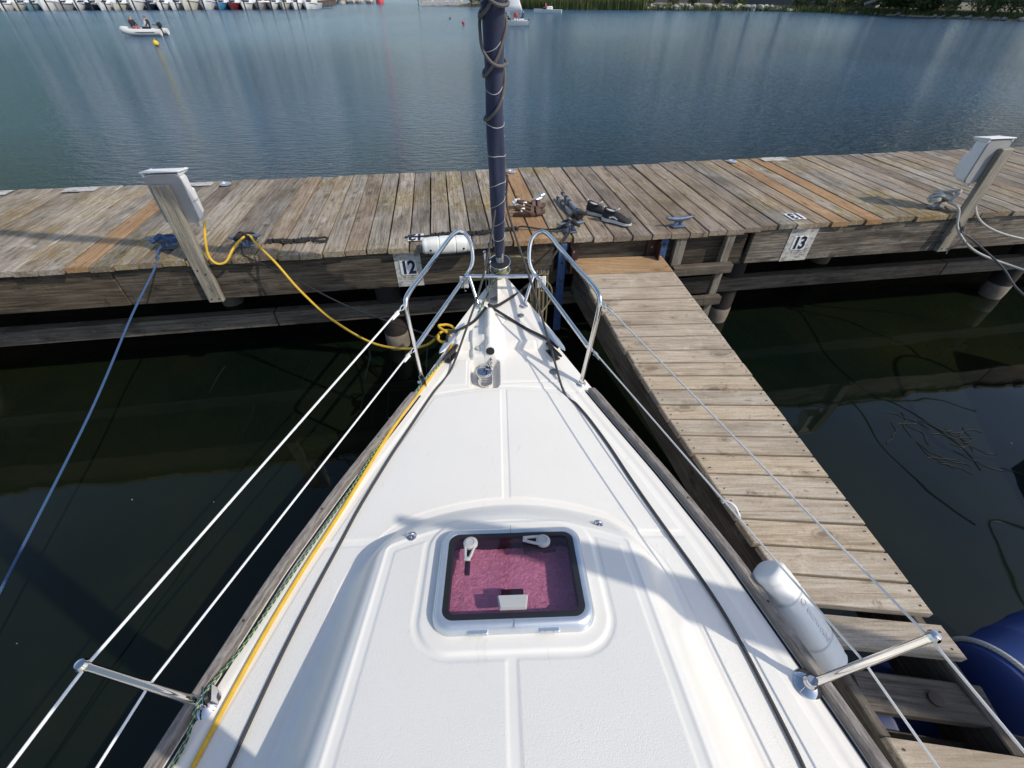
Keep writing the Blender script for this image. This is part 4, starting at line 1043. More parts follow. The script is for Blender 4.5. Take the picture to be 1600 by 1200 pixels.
# ------------------------------------------------------------------ fenders
def fender_mesh(L, r, grooves, holes=True):
    b = MB(); n = 28; rg = []
    xs = [-L/2, -L/2+.002, -L/2+.006, -L/2+.012, -L/2+.02, -L/2+.03, -L/2+.036, -L/2+.045]
    for g in grooves: xs += [g-.008, g-.003, g+.003, g+.008]
    xs += list(np.linspace(-L*.4, L*.4, 9))+[L/2-.045, L/2-.036, L/2-.03, L/2-.02, L/2-.012, L/2-.006, L/2-.002, L/2]
    for x in sorted(xs):
        rr = r*(.80+.20*math.cos(x/L*2.2)**1.0)
        if abs(abs(x)-(L/2-.033)) < .006: rr *= .955
        if any(abs(x-g) < .005 for g in grooves): rr *= .91
        e = L/2-abs(x)
        if e < .03: rr *= .74+.26*math.sqrt(max(0, 1-(1-e/.03)**2))
        ring = []
        for j in range(n):
            a = 2*math.pi*j/n; p = 2.8
            ca, sa = math.cos(a), math.sin(a); q = (abs(ca)**p+abs(sa)**p)**(-1/p)
            ring.append(Vector((x, rr*q*ca, rr*q*sa*1.0)))
        rg.append(ring)
    b.rings(rg); return b
df = empty('dock_fender', D(-.475, -.065, 1.118), A8, 'long white ribbed fender fixed along the dock edge above berth 12', 'fender')
fender_mesh(.345, .058, (-.055, .06)).build('body', M_fender, df)
for x in (-.115, .115):
    b = MB(); b.lathe([(.0075, 0), (.0075, .003)], n=14, rot=Matrix.Rotation(R(90), 3, 'X')); b.build('bolt_hole', M_blackpl, df, loc=(x, -.0535, -.012))
p0 = Vector((.985, .745, .80)); p1 = Vector((1.185, .525, .59)); dv = (p1-p0)
ef = empty('boat_fender', p0.lerp(p1, .5), 0, 'white fender wedged between the boat and the finger pier', 'fender')
q = dv.normalized().to_track_quat('X', 'Z'); ef.rotation_euler = q.to_euler()
fender_mesh(dv.length+.06, .066, (-.10, .09)).build('body', M_fender, ef)
b = MB(); b.lathe([(.011, 0), (.011, .003)], n=14); b.build('eye_hole', M_blackpl, ef, loc=(-dv.length*.5+.02, -.012, .0545))
cu = bpy.data.curves.new('embossed_lettering', 'FONT'); cu.body = 'O ecowood'; cu.size = .036; cu.extrude = .0007; cu.align_x = 'CENTER'; cu.align_y = 'CENTER'
o = bpy.data.objects.new('x', cu); COL.objects.link(o); me = bpy.data.meshes.new_from_object(o.evaluated_get(bpy.context.evaluated_depsgraph_get())); bpy.data.objects.remove(o)
me.materials.clear(); me.materials.append(M_fender); link('embossed_lettering', me, ef, (.0, -.004, .0668))

# ------------------------------------------------------------------ things left on the dock
def outline(L, w, toe=1.0, n=28):
    pts = []
    for i in range(n):
        a = 2*math.pi*i/n; x = math.cos(a); y = math.sin(a)
        ww = w*(.80+.20*x-.12*math.cos(2*a)); cy = .12*w*math.sin(math.pi*(x+1)/2)
        pts.append((x*L/2, y*ww/2+cy))
    return pts
def sandal(s, w, rz, label, flip=1, tilt=0):
    e = empty('sandal', D(s, w, ZD+.006), A8+rz, label, 'sandal', 'pair of sandals'); e.rotation_euler = (tilt, 0, A8+rz)
    ol = outline(.265, .098); b = MB()
    b.rings([[Vector((x, y*flip, z+.012*max(0, x/.13)**2)) for x, y in [(x*k, y*k) for x, y in ol]] for z, k in ((0, .97), (.004, 1.0), (.022, 1.0), (.026, .97))]); b.build('sole', M_leather, e)
    def strap(x0, x1, h, wd, nm='strap'):
        bb = MB(); rg = []
        for i in range(11):
            t = i/10; y = (-.048+.096*t); z = .020+h*math.sin(math.pi*t); x = x0+(x1-x0)*t
            rg.append([Vector((x-wd/2, y, z)), Vector((x+wd/2, y, z)), Vector((x+wd/2, y, z+.004)), Vector((x-wd/2, y, z+.004))])
        bb.rings(rg); return bb.build(nm, M_leather, e)
    strap(.07, .055, .042, .035); strap(.015, .035, .05, .028); strap(.075, .03, .048, .02)
    bb = MB(); bb.tube([(.02, -.045, .03), (-.05, -.042, .055), (-.105, -.02, .07), (-.118, 0, .072), (-.105, .02, .07), (-.05, .042, .055), (.02, .045, .03)], .009, k=5, n=8, flat=(.4, 1.3)); bb.build('heel_strap', M_leather, e)
    bb = MB(); bb.box((0, 0, 0), (.035, .028, .004), ch=.001); bb.build('white_label', M_sign, e, loc=(-.06, -.035, .062), rot=(R(62), 0, R(6)))
    return e
sandal(.20, .42, R(2), 'brown leather sandal with white tag, nearer of the pair on new planks')
sandal(.235, .555, R(8), 'brown leather sandal farther from the edge, beside the white sock', -1)
def lump(name, pts, r, mat, label, cat):
    b = MB(); b.tube(pts, r, k=6, n=12); return tag(b.build(name, mat), label, cat)
lump('sock', [D(.10, .60, 1.13), D(.13, .605, 1.15), D(.17, .60, 1.155), D(.205, .61, 1.145)], lambda t: .030*(.75+.35*math.sin(5*t+.6))+.003*math.sin(30*t), M_clothw, 'crumpled white sock on the sandals', 'sock')
b = MB(); b.box((0, 0, 0), (.10, .035, .012), ch=.004); b.box((.065, .01, .006), (.045, .03, .02), ch=.004); o = b.build('pocket_torch', M_alu, smooth=False, loc=D(.30, .645, 1.155), rot=(R(10), R(-12), A8+.35)); tag(o, 'small silver gadget lying across the far sandal', 'gadget')
# folded tripod
tp = empty('folded_tripod', D(.57, .30, ZD+.006), A8+R(4), 'folded grey tripod with black head lying on the planks', 'tripod')
for (x, z) in ((-.032, .022), (.03, .022), (0, .058)):
    b = MB(); b.tube([(x*.8, .02, z), (x*1.1, .30, z)], .0155, k=1, n=12); lg = b.build('leg', M_tri, tp)
    b = MB(); b.tube([(x*1.1, .30, z), (x*1.18, .40, z)], .0115, k=1, n=12); b.build('leg_section', M_tri, lg)
    for (y, r) in ((.29, .0195), (.0, .0185), (.20, .018)):
        b = MB(); b.tube([(x*1.05, y, z), (x*1.05, y+.03, z)], r, k=1, n=12); b.build('leg_lock', M_blackpl, lg)
    b = MB(); b.tube([(x*1.18, .395, z), (x*1.2, .42, z), (x*1.2, .438, z-.002)], lambda t: .016-.004*t, k=2, n=10); b.build('foot', M_black, lg)
b = MB(); b.lathe([(.03, -.03), (.036, -.02), (.034, .03), (.022, .045)], n=18, rot=Matrix.Rotation(R(90), 3, 'X')); b.box((.0, -.03, .028), (.055, .05, .022), ch=.006); b.lathe([(.013, 0), (.016, .01), (.013, .028)], c=(.035, -.01, .0), n=12, rot=Matrix.Rotation(R(70), 3, 'Y')); b.build('head', M_blackpl, tp, loc=(0, -.02, .042))
b = MB(); b.tube([(.04, -.01, .05), (.065, .06, .03), (.07, .14, .02)], .006, k=4, n=8); b.build('pan_handle', M_blackpl, tp)
# grey clip-on device by the cleat
dv_ = empty('phone_holder', D(.43, .155, ZD+.006), A8+.2, 'silver and grey phone holder lying behind the tripod cleat', 'phone holder'); dv_.scale = (.7, .7, .7)
b = MB(); b.box((0, 0, .018), (.115, .06, .018), Matrix.Rotation(R(8), 3, 'Y'), ch=.004); b.build('body', M_alu2, dv_)
b = MB(); b.box((.055, 0, .05), (.012, .055, .075), Matrix.Rotation(R(14), 3, 'Y'), ch=.003); b.build('clamp', M_alu, dv_)
b = MB(); b.box((-.02, -.012, .03), (.055, .025, .008), Matrix.Rotation(R(8), 3, 'Y'), ch=.002); b.build('pad', M_sign, dv_)
# sneakers
def sneaker(s, w, rz, label, flip=1):
    e = empty('sneaker', D(s, w, ZD+.006), A8+rz, label, 'sneaker', 'pair of sneakers')
    e.scale = (.86, .86, .86); L = .285
    def half(x):      # half widths along the foot, x in -1 heel .. 1 toe
        return np.interp(x, [-1, -.92, -.75, -.4, 0, .35, .65, .85, .96, 1], [.010, .027, .036, .036, .037, .047, .048, .038, .022, .008])
    xs = [-1, -.96, -.88, -.7, -.45, -.2, .05, .3, .5, .68, .82, .92, .98, 1]
    b = MB(); rg = []
    for x in xs:
        h = float(half(x)); lift = .010*max(0, (x-.5)/.5)**2+.008*max(0, (-x-.75)/.25)**2; top = .034-.008*max(0, x)
        if x < -.8: top += .006
        cy = .010*flip*math.sin((x+1)*1.6)
        rg.append([Vector((x*L/2, cy+h*a, z)) for a, z in ((-.80, lift), (.80, lift), (1.06, lift+.008), (1.0, top), (.85, top+.001), (-.85, top+.001), (-1.0, top), (-1.06, lift+.008))])
    b.rings(rg); b.build('midsole', M_sole, e)
    b = MB(); rg = []
    topz = lambda x: float(np.interp(x, [-1, -.9, -.6, -.35, -.1, .1, .35, .6, .8, .95, 1], [.075, .108, .100, .094, .098, .088, .070, .058, .050, .036, .028]))
    for x in xs:
        h = float(half(x))*.97; tz = topz(x); cy = .010*flip*math.sin((x+1)*1.6); ring = []
        nar = .58 if x < .15 else .58+.3*(x-.15)
        for a, zf in ((-1, 0), (-1.02, .3), (-.93, .62), (-nar, .90), (-nar*.5, 1.0), (nar*.5, 1.0), (nar, .90), (.93, .62), (1.02, .3), (1, 0)):
            ring.append(Vector((x*.975*L/2, cy+h*a, .028+(tz-.028)*zf)))
        rg.append(ring)
    b.rings(rg); up = b.build('upper', M_mesh, e)
    b = MB(); b.tube([Vector((x*L/2, .010*flip*math.sin((x+1)*1.6)+y, z)) for x, y, z in ((-.86, 0, .116), (-.70, .026, .108), (-.40, .028, .098), (-.12, .020, .100), (-.06, 0, .104), (-.12, -.020, .100), (-.40, -.028, .098), (-.70, -.026, .108))], .0075, closed=True, k=5, n=8); b.build('collar', M_mesh, up)
    b = MB(); b.rings([[Vector((-.43*L/2+.056*math.cos(a), .006*flip+.021*math.sin(a), z+.014*(-math.cos(a))*0.5)) for a in [i*2*math.pi/20 for i in range(20)]] for z in (.094, .1015)]); b.build('lining', M_grey, up)
    b = MB(); b.box((0, 0, 0), (.060, .036, .008), ch=.003); b.build('tongue', M_clothw, up, loc=(-.05*L/2-.006, .009*flip, .112), rot=(0, R(-38), 0))
    b = MB(); b.tube([(-.94*L/2, 0, .098), (-1.03*L/2, 0, .118), (-.95*L/2, 0, .128), (-.86*L/2, 0, .115)], .0045, k=4, n=6, flat=(2.0, .5)); b.build('pull_tab', M_grey, up)
    for k in range(5):
        x = .02+.10*k; z = topz(x)+.001; b = MB(); w_ = .022; b.tube([(x*L/2, .010*flip-w_, z-.008), (x*L/2+.004, .010*flip, z+.002), ((x+.05)*L/2, .010*flip+w_, z-.008)], .0028, k=4, n=6); b.build('lace', M_clothk, up)
    b = MB(); b.tube([(.02, -.040*1, .048), (-.02, -.0385, .062), (-.06, -.0375, .050)], .0042, k=5, n=6, flat=(.5, 1.6)); b.build('side_stripe', M_clothw, up)
    return e
sneaker(.845, .165, R(-40), 'black sneaker with thick white sole, nearer of the pair')
sneaker(.765, .335, R(-38), 'black sneaker half hidden behind the other one', -1)

# ------------------------------------------------------------------ boat in the next berth, out of frame to the right
nb = empty('motorboat', (4.75, 0, 0), R(-6), 'white motorboat in berth 13 just beyond the right edge', 'motorboat')
b = MB(); rg = []; rg2 = []
for y in np.linspace(-4.2, 2.7, 30):
    t = (y+4.2)/6.9; w = 1.05*(1-max(0, (t-.45)/.55)**2.0)+.02; z = .80+.28*t*t
    rg.append([Vector((w*a, y+dy*t, q)) for a, q, dy in ((-1, z, 0), (-.97, z-.15, 0), (-.86, .3, -.1), (-.72, .0, -.2), (-.3, -.2, -.5), (.3, -.2, -.5), (.72, 0, -.2), (.86, .3, -.1), (.97, z-.15, 0), (1, z, 0))])
b.rings(rg); b.build('hull', M_hulln, nb)
b = MB(); b.rings([[Vector((.55, -2.4, .85)), Vector((-.55, -2.4, .85)), Vector((-.5, -.6, .9)), Vector((.5, -.6, .9))], [Vector((.45, -2.2, 1.5)), Vector((-.45, -2.2, 1.5)), Vector((-.4, -1.0, 1.45)), Vector((.4, -1.0, 1.45))]]); b.build('cabin', M_hullw, nb, smooth=False)
b = MB(); b.tube([(-.5, 1.4, .98), (-.5, 1.4, 1.45), (-.2, 2.3, 1.55), (.2, 2.3, 1.55), (.5, 1.4, 1.45), (.5, 1.4, .98)], .014, k=6); b.build('bow_rail', M_steel, nb)
# unseen raised boom, its shape made up to cast the shadow band on deck
tipw = Vector((1.50, -.02, 3.02)); rootw = Vector((4.35, -.62, 2.05)); d_ = rootw-tipw
nbi = Matrix.Rotation(R(6), 3, 'Z')
def toN(p): return nbi @ (p-Vector((4.75, 0, 0)))
b = MB(); b.tube([toN(tipw+d_*t) for t in np.linspace(0, 1, 14)], lambda t: .018+.095*min(1, t*1.9)**.75, k=1, n=14); b.build('shadow_boom', M_cover, nb)
b = MB(); b.tube([toN(rootw+Vector((0, 0, .25))), toN(rootw+Vector((.05, 0, -1.4)))], .05, k=1, n=12); b.build('added_boom_post', M_alu2, nb)  # made-up support for the unseen shadow-casting boom

# ------------------------------------------------------------------ people (small, far off)
def person(name, joints, radii, edges, regions, loc, rz, label, scale=1.0):
    me = bpy.data.meshes.new(name); me.from_pydata(joints, edges, [])
    o = bpy.data.objects.new(name, me); COL.objects.link(o)
    md = o.modifiers.new('Skin', 'SKIN'); md.use_smooth_shade = True
    sv = me.skin_vertices[0].data
    for i, r in enumerate(radii): sv[i].radius = (r, r); sv[i].use_root = (i == 0)
    o.modifiers.new('Sub', 'SUBSURF').levels = 1
    dg = bpy.context.evaluated_depsgraph_get(); m2 = bpy.data.meshes.new_from_object(o.evaluated_get(dg)); bpy.data.objects.remove(o)
    mats = [r[0] for r in regions]
    for mt in mats: m2.materials.append(mt)
    for p in m2.polygons:
        c = p.center; k = 0
        for i, (mt, test) in enumerate(regions):
            if test(c): k = i; break
        p.material_index = k; p.use_smooth = True
    q = link(name, m2, None, loc, (0, 0, rz)); q.scale = (scale,)*3
    return tag(q, label, 'person')
SJ = [(0, 0, .10), (0, 0, .38), (0, .01, .56), (0, .02, .66), (0, .04, .74), (0, .05, .84),
      (.18, 0, .55), (.23, .10, .32), (.18, .30, .24), (.17, .38, .22), (-.18, 0, .55), (-.23, .10, .32), (-.18, .30, .24), (-.17, .38, .22),
      (.10, .06, .08), (.13, .44, .14), (.13, .46, -.22), (.13, .56, -.26), (-.10, .06, .08), (-.13, .44, .14), (-.13, .46, -.22), (-.13, .56, -.26)]
SR = [.15, .15, .15, .065, .085, .085, .065, .05, .038, .035, .065, .05, .038, .035, .09, .075, .05, .04, .09, .075, .05, .04]
SE = [(0, 1), (1, 2), (2, 3), (3, 4), (4, 5), (2, 6), (6, 7), (7, 8), (8, 9), (2, 10), (10, 11), (11, 12), (12, 13), (0, 14), (14, 15), (15, 16), (16, 17), (0, 18), (18, 19), (19, 20), (20, 21)]
def seated(loc, rz, label, shirt, pants, scale=1.0, vest=None):
    reg = [(M_hair, lambda c: c.z > .80 or (c.z > .72 and c.y < .0)), (M_skin, lambda c: c.z > .645 or (c.y > .24 and c.z > .17 and abs(c.x) > .12 and c.z < .30 and c.y > .31)),
           (vest or shirt, lambda c: abs(c.x) < .17 and c.z > .26), (shirt, lambda c: c.z > .20 and c.y < .34), (pants, lambda c: True)]
    return person('person', SJ, SR, SE, reg, loc, rz, label, scale)

# ------------------------------------------------------------------ inflatable dinghy
ib = empty('inflatable_dinghy', (-35.9*.53, 42.3, 0), R(96), 'pale grey inflatable dinghy with outboard crossing the harbour', 'dinghy')
ib.location = (-28.0, 42.4, 0)
b = MB(); b.tube([(-.55, -1.55, .20), (-.56, -.6, .20), (-.55, .4, .22), (-.42, 1.0, .28), (0, 1.32, .36), (.42, 1.0, .28), (.55, .4, .22), (.56, -.6, .20), (.55, -1.55, .20)], .21, k=6, n=14); b.build('tube', M_pvc, ib)
b = MB(); b.box((0, -.15, .10), (1.0, 2.2, .05)); b.build('floor', M_hullg, ib, smooth=False)
b = MB(); b.box((0, -1.15, .26), (.80, .05, .38)); b.build('transom', M_hullg, ib, smooth=False)
b = MB(); b.tube([(-.765, -1.2, .22), (-.77, 0, .22), (-.62, .95, .29)], .02, k=4); b.tube([(.765, -1.2, .22), (.77, 0, .22), (.62, .95, .29)], .02, k=4); b.build('rubbing_strip', M_black, ib)
ob = MB(); ob.box((0, 0, .62), (.24, .34, .30), ch=.08); o = ob.build('outboard', M_blackpl, ib, loc=(0, -1.38, 0))
ob = MB(); ob.box((0, 0, .25), (.10, .14, .55), ch=.03); ob.box((0, .05, .42), (.18, .12, .12), ch=.03); ob.build('outboard_leg', M_blackpl, o)
ob = MB(); ob.tube([(0, .1, .60), (.05, .55, .62)], .025, k=1); ob.build('tiller', M_blackpl, o)
def inb(x, y, z): 
    v = Matrix.Rotation(R(96), 3, 'Z') @ Vector((x, y, z)); return v+ib.location
seated(inb(.1, .55, .32), R(96+150), 'person in black with a red vest seated at the dinghy bow', M_clothk, M_clothr, .98)
seated(inb(-.05, -.62, .32), R(96-10), 'person in white sleeves and dark vest steering the dinghy', M_clothw, M_clothk, 1.0, M_clothk)
def buoy(loc, r, mat, label):
    e = empty('buoy', loc, 0, label, 'buoy'); b = MB(); b.lathe([(r*.35, -r*.6), (r*.85, -r*.35), (r, .1*r), (r*.8, r*.65), (r*.3, r*.95)], n=16); b.build('float', mat, e)
    b = MB(); b.lathe([(r*.16, r*.9), (r*.16, r*1.35), (r*.05, r*1.4)], n=10); b.build('handle', mat, e); return e
buoy((-21.9, 33.9, .1), .17, M_yel, 'yellow buoy floating near the inflatable dinghy')
buoy((-5.0, 58.0, .1), .16, M_red, 'small red buoy on open water left of the furled sail')
buoy((-7.7, 70.5, .05), .10, M_black, 'tiny dark buoy beyond the red one')
# ------------------------------------------------------------------ sailing dinghy behind the furled sail
sd = empty('sailing_dinghy', (-.35, 55.6, 0), R(97), 'small white sailing dinghy partly hidden behind the furled sail', 'sailboat')
def small_hull(L, B, H, n=16, flare=.85):
    b = MB(); rg = []
    for i in range(n):
        t = i/(n-1); y = -L/2+L*t; w = B/2*(.78+.5*t-1.28*t**3.2) if t < 1 else .01; w = max(w, .012); z = H*(.92+.25*t*t)
        rg.append([Vector((-w, y, z)), Vector((-w*flare, y, z*.45)), Vector((-w*.6, y, -.06)), Vector((0, y, -.14)), Vector((w*.6, y, -.06)), Vector((w*flare, y, z*.45)), Vector((w, y, z)), Vector((w*.86, y, z)), Vector((0, y, z-.04)), Vector((-w*.86, y, z))])
    b.rings(rg); return b
small_hull(3.9, 1.5, .42).build('hull', M_hullw, sd)
b = MB(); b.tube([(0, .55, .4), (0, .5, 5.6)], .045, k=1, n=10); b.build('mast', M_alu, sd)
b = MB(); b.tube([(0, .5, 1.05), (-.15, -1.4, 1.02)], .035, k=1, n=8); b.build('boom', M_alu, sd)
def sailm(name, tri, bel, side):
    a, t, c = map(Vector, tri); b = MB(); n = 10; vs = []; fs = []
    for i in range(n+1):
        for j in range(n+1):
            u = i/n; v = j/n; p = a.lerp(t, u); q = c.lerp(t, u); r_ = p.lerp(q, v); r_ += Vector((side*bel*math.sin(math.pi*v)*(1-u), 0, 0)); vs.append(r_)
    for i in range(n):
        for j in range(n): fs.append((i*(n+1)+j, i*(n+1)+j+1, (i+1)*(n+1)+j+1, (i+1)*(n+1)+j))
    b.add(vs, fs); o = b.build(name, M_sailc, sd); m_ = o.modifiers.new('Solid', 'SOLIDIFY'); m_.thickness = .006
sailm('mainsail', ((0, .46, 1.1), (0, .47, 5.5), (-.15, -1.38, 1.1)), .16, -1)
sailm('jib', ((0, 1.85, .5), (0, .62, 4.4), (-.22, .72, .7)), .10, -1)
b = MB(); b.box((0, -2.0, .15), (.04, .14, .7), ch=.02); b.build('rudder', M_blackpl, sd)
def ind(x, y, z): return Matrix.Rotation(R(97), 3, 'Z') @ Vector((x, y, z))+sd.location
seated(ind(.3, .25, .40), R(97+180), 'person in black seated by the mast of the sailing dinghy', M_clothk, M_clothk, 1.0)
seated(ind(.25, -.75, .36), R(97+90), 'person in red in the middle of the sailing dinghy', M_clothr, M_clothw, .9)
seated(ind(-.2, -1.45, .36), R(97), 'person in blue at the stern of the sailing dinghy', M_clothb, M_clothw, .95)
# ------------------------------------------------------------------ little boats near the far shore
for (loc, rz, lab) in (((5.6, 90, 0), R(80), 'small white rowing boat near the reeds'), ((61.0, 88.5, 0), R(85), 'small white boat moored off the right shore')):
    e = empty('rowing_boat', loc, rz, lab, 'boat'); small_hull(4.4, 1.5, .45).build('hull', M_hullw, e)
    b = MB(); b.box((0, -.3, .62), (.8, .9, .4), ch=.08); b.build('console', M_hullw, e)
    b = MB(); b.box((0, .15, .78), (.7, .04, .22)); b.build('windscreen', M_win, e, smooth=False)
    for y in (-1.2, .7):
        b = MB(); b.box((0, y, .36), (1.2, .25, .04)); b.build('thwart', M_hullg, e, smooth=False)
seated((5.3, 90.1, .4), R(80), 'person in red seated in the rowing boat near the reeds', M_clothr, M_clothk)
# ------------------------------------------------------------------ marina row on the left
cols = [('white', M_hullw), ('cream', M_hullc), ('teal', M_hullt), ('white', M_hullw), ('grey', M_hullg), ('white', M_hullw), ('navy', M_hulln), ('white', M_hullw), ('cream', M_hullc), ('white', M_hullw),
        ('navy', M_hulln), ('white', M_hullw), ('white', M_hullw), ('cream', M_hullc), ('white', M_hullw), ('sky blue', M_hullb), ('dark red', M_hullr), ('white', M_hullw), ('grey', M_hullg), ('white', M_hullw), ('cream', M_hullc), ('white', M_hullw), ('white', M_hullw)]
ordn = ['first', 'second', 'third', 'fourth', 'fifth', 'sixth', 'seventh', 'eighth', 'ninth', 'tenth', 'eleventh', 'twelfth', 'thirteenth', 'fourteenth']
seen = {}
tot = {}
for c, _ in cols: tot[c] = tot.get(c, 0)+1
def marina_boat(i, x, y, col, mt, rz, L, big):
    seen[col] = seen.get(col, 0)+1
    if tot[col] == 1: lab = 'only %s hull in the far marina row' % col
    else: lab = '%s hulled boat in the far marina row, %s of that colour from the left' % (col, ordn[seen[col]-1])
    e = empty('moored_boat', (x, y, 0), rz, lab, 'boat', 'boats in the far marina row')
    B = L*.34; H = .95+.35*big; b = MB(); rg = []
    for k in range(14):
        t = k/13; yy = -L/2+L*t; w = max(.03, B/2*(.86+.35*t-1.2*t**3.4)); z = H*(.86+.30*t*t)
        rg.append([Vector((-w, yy+.25*t, z)), Vector((-w*.93, yy+.12*t, z*.6)), Vector((-w*.72, yy-.2*t, 0)), Vector((0, yy-.35*t, -.3)), Vector((w*.72, yy-.2*t, 0)), Vector((w*.93, yy+.12*t, z*.6)), Vector((w, yy+.25*t, z)), Vector((0, yy+.25*t, z+.06))])
    b.rings(rg); hl = b.build('hull', mt, e)
    b = MB(); b.tube([Vector((-B/2*.80, -L*.1, H*.72)), Vector((-B/2*.86, L*.1, H*.78)), Vector((-B*.25, L*.36, H*.92)), Vector((0, L*.49, H*1.0))], .035, k=4, n=6); b.tube([Vector((B/2*.80, -L*.1, H*.72)), Vector((B/2*.86, L*.1, H*.78)), Vector((B*.25, L*.36, H*.92)), Vector((0, L*.49, H*1.0))], .035, k=4, n=6); b.build('stripe', M_cover if mt is not M_hulln else M_hullw, hl)
    cw = B*.52; ch = .5+.5*big; ri = [[Vector((-cw/2*a, L*.22*(1 if a else 1)-.0, 0)) for a in ()]]
    b = MB(); z1 = H*.96
    b.rings([[Vector((-cw/2, -L*.30, z1)), Vector((cw/2, -L*.30, z1)), Vector((cw*.40, L*.24, z1+.05)), Vector((-cw*.40, L*.24, z1+.05))], [Vector((-cw*.46, -L*.28, z1+ch)), Vector((cw*.46, -L*.28, z1+ch)), Vector((cw*.34, L*.10, z1+ch*.85)), Vector((-cw*.34, L*.10, z1+ch*.85))]])
    cb = b.build('cabin', M_hullw if i % 4 != 2 else M_hullc, e, smooth=False)
    b = MB(); b.rings([[Vector((-cw*.34, L*.215, z1+.14*ch)), Vector((cw*.34, L*.215, z1+.14*ch)), Vector((cw*.30, L*.125, z1+ch*.78)), Vector((-cw*.30, L*.125, z1+ch*.78))], [Vector((-cw*.34, L*.222, z1+.18*ch)), Vector((cw*.34, L*.222, z1+.18*ch)), Vector((cw*.30, L*.132, z1+ch*.82)), Vector((-cw*.30, L*.132, z1+ch*.82))]]); b.build('windscreen', M_win, cb, smooth=False)
    if not big:
        b = MB(); b.tube([(0, L*.06, z1), (0, L*.05, 9.5+(i*37 % 5)*.5)], .07, k=1, n=8); b.build('mast', M_alu2, e)
        b = MB(); b.tube([(0, L*.05, z1+1.25), (0, -L*.34, z1+1.15)], .14, k=1, n=10); b.build('sail_cover', M_cover if i % 3 else M_coverg, e)
    b = MB(); b.tube([(-B*.22, L*.30, H*1.02), (-B*.2, L*.32, H+.62), (0, L*.47, H+.72), (B*.2, L*.32, H+.62), (B*.22, L*.30, H*1.02)], .022, k=5, n=6); b.build('bow_rail', M_steel, e)
    b = MB(); b.tube([(B*.52, -L*.05, H*.5), (B*.52, -L*.05, H*.15)], .13, k=1, n=8); b.build('fender', M_clothw, e)
x = -91.5; i = 0
for (c, mt) in cols:
    big = 1 if i in (3, 9, 13, 14) else 0
    L = 7.2+(i*53 % 7)*.35+big*1.5
    y = 101.5+(x+91)*.14+L/2
    marina_boat(i, x, y, c, mt, R(180)+R(18-(i*29 % 9)*1.5), L, big)
    x += 2.28+(.5 if big else 0); i += 1
XEND = x
b0 = MB(); b0.box((0, 0, 0), (58, 1.6, .25)); tag(b0.build('marina_pontoon', W_beam, smooth=False, loc=(-66, 116, .35), rot=(0, 0, R(8))), 'long floating pontoon behind the far row of moored boats', 'pontoon')
for k in range(24):
    xx = -93.5+k*2.33; yy = 100.3+(xx+91)*.14
    b = MB(); b.lathe([(.13, -1.0), (.12, 2.4), (.10, 3.4)], n=8); o = b.build('mooring_pile', M_pile, loc=(xx, yy, 0))
    tag(o, 'thin dark mooring pile standing in front of the far marina row', 'pile', 'mooring piles of the far marina')
# ------------------------------------------------------------------ seawall, breakwater and right shore
def wx(u, v, z=0.0):     # spot on the water seen towards a given direction
    f = 680.; c, s = math.cos(R(42)), math.sin(R(42)); a = (u-800)/f; bb = (600-v)/f; d = (a, c+bb*s, -s+bb*c); t = (z-2.45)/d[2]; return (d[0]*t, d[1]*t)
def strip(name, pts, mat, z0_, z1_, depth, kind='structure', seg=6, rough=.0, label=None, cat=None):
    P = crom([Vector((p[0], p[1], 0)) for p in pts], seg); b = MB(); rg = []
    rr = random.Random(5)
    for i, p in enumerate(P):
        t = (P[min(i+1, len(P)-1)]-P[max(i-1, 0)]).normalized(); n = Vector((-t.y, t.x, 0))
        j = lambda a: rr.uniform(-a, a)
        rg.append([p+Vector((0, 0, -.5)), p+n*(.3+j(rough))+Vector((0, 0, z0_)), p+n*(depth*.25+j(rough))+Vector((0, 0, z0_+(z1_-z0_)*.45+j(rough*.4))), p+n*depth*.6+Vector((0, 0, z1_+j(rough*.4))), p+n*depth+Vector((0, 0, z1_*1.05))])
    b.rings(rg, cap=False, ring_closed=False); o = b.build(name, mat); return tag(o, label, cat, kind=kind)
b = MB(); SWP = [wx(405, 15), wx(470, 13), wx(500, 10), wx(525, 7)]; SWP = [Vector((p[0], p[1], 0)) for p in SWP]
b = MB()
for i in range(3):
    p, q = SWP[i], SWP[i+1]; d_ = q-p; b.box((p+q)/2+Vector((0, 0, .3)), (d_.length+.1, .5, 1.5), Matrix.Rotation(math.atan2(d_.y, d_.x), 3, 'Z'))
sw = tag(b.build('seawall', M_wallc, smooth=False), 'dark seawall beyond the right end of the far marina', 'wall')
b = MB()
for i in range(3):
    p, q = SWP[i], SWP[i+1]; d_ = q-p; b.box((p+q)/2+Vector((0, 0, 1.12)), (d_.length+.1, .8, .16), Matrix.Rotation(math.atan2(d_.y, d_.x), 3, 'Z'))
b.build('coping', M_sign, sw, smooth=False)
strip('shore', [(p.x-1, p.y+1.0, 0) for p in SWP], M_ground, .6, 1.4, 60, rough=.2)
def boulder(loc, r, mat, label, group=None, sq=.75, seed=0):
    bm = bmesh.new(); bmesh.ops.create_icosphere(bm, subdivisions=2, radius=1); rr = random.Random(seed)
    ph = [rr.uniform(0, 6) for _ in range(6)]
    for v in bm.verts:
        c = v.co; k = 1+.16*math.sin(3*c.x+ph[0])+.14*math.sin(4*c.y+ph[1])+.12*math.sin(5*c.z+ph[2]); v.co = Vector((c.x*k*r, c.y*k*r*(.8+.3*math.sin(ph[3])), c.z*k*r*sq))
    me = bpy.data.meshes.new('boulder'); bm.to_mesh(me); bm.free(); me.materials.append(mat)
    o = link('boulder', me, None, loc, (0, 0, ph[4])); return tag(o, label, 'boulder', group)
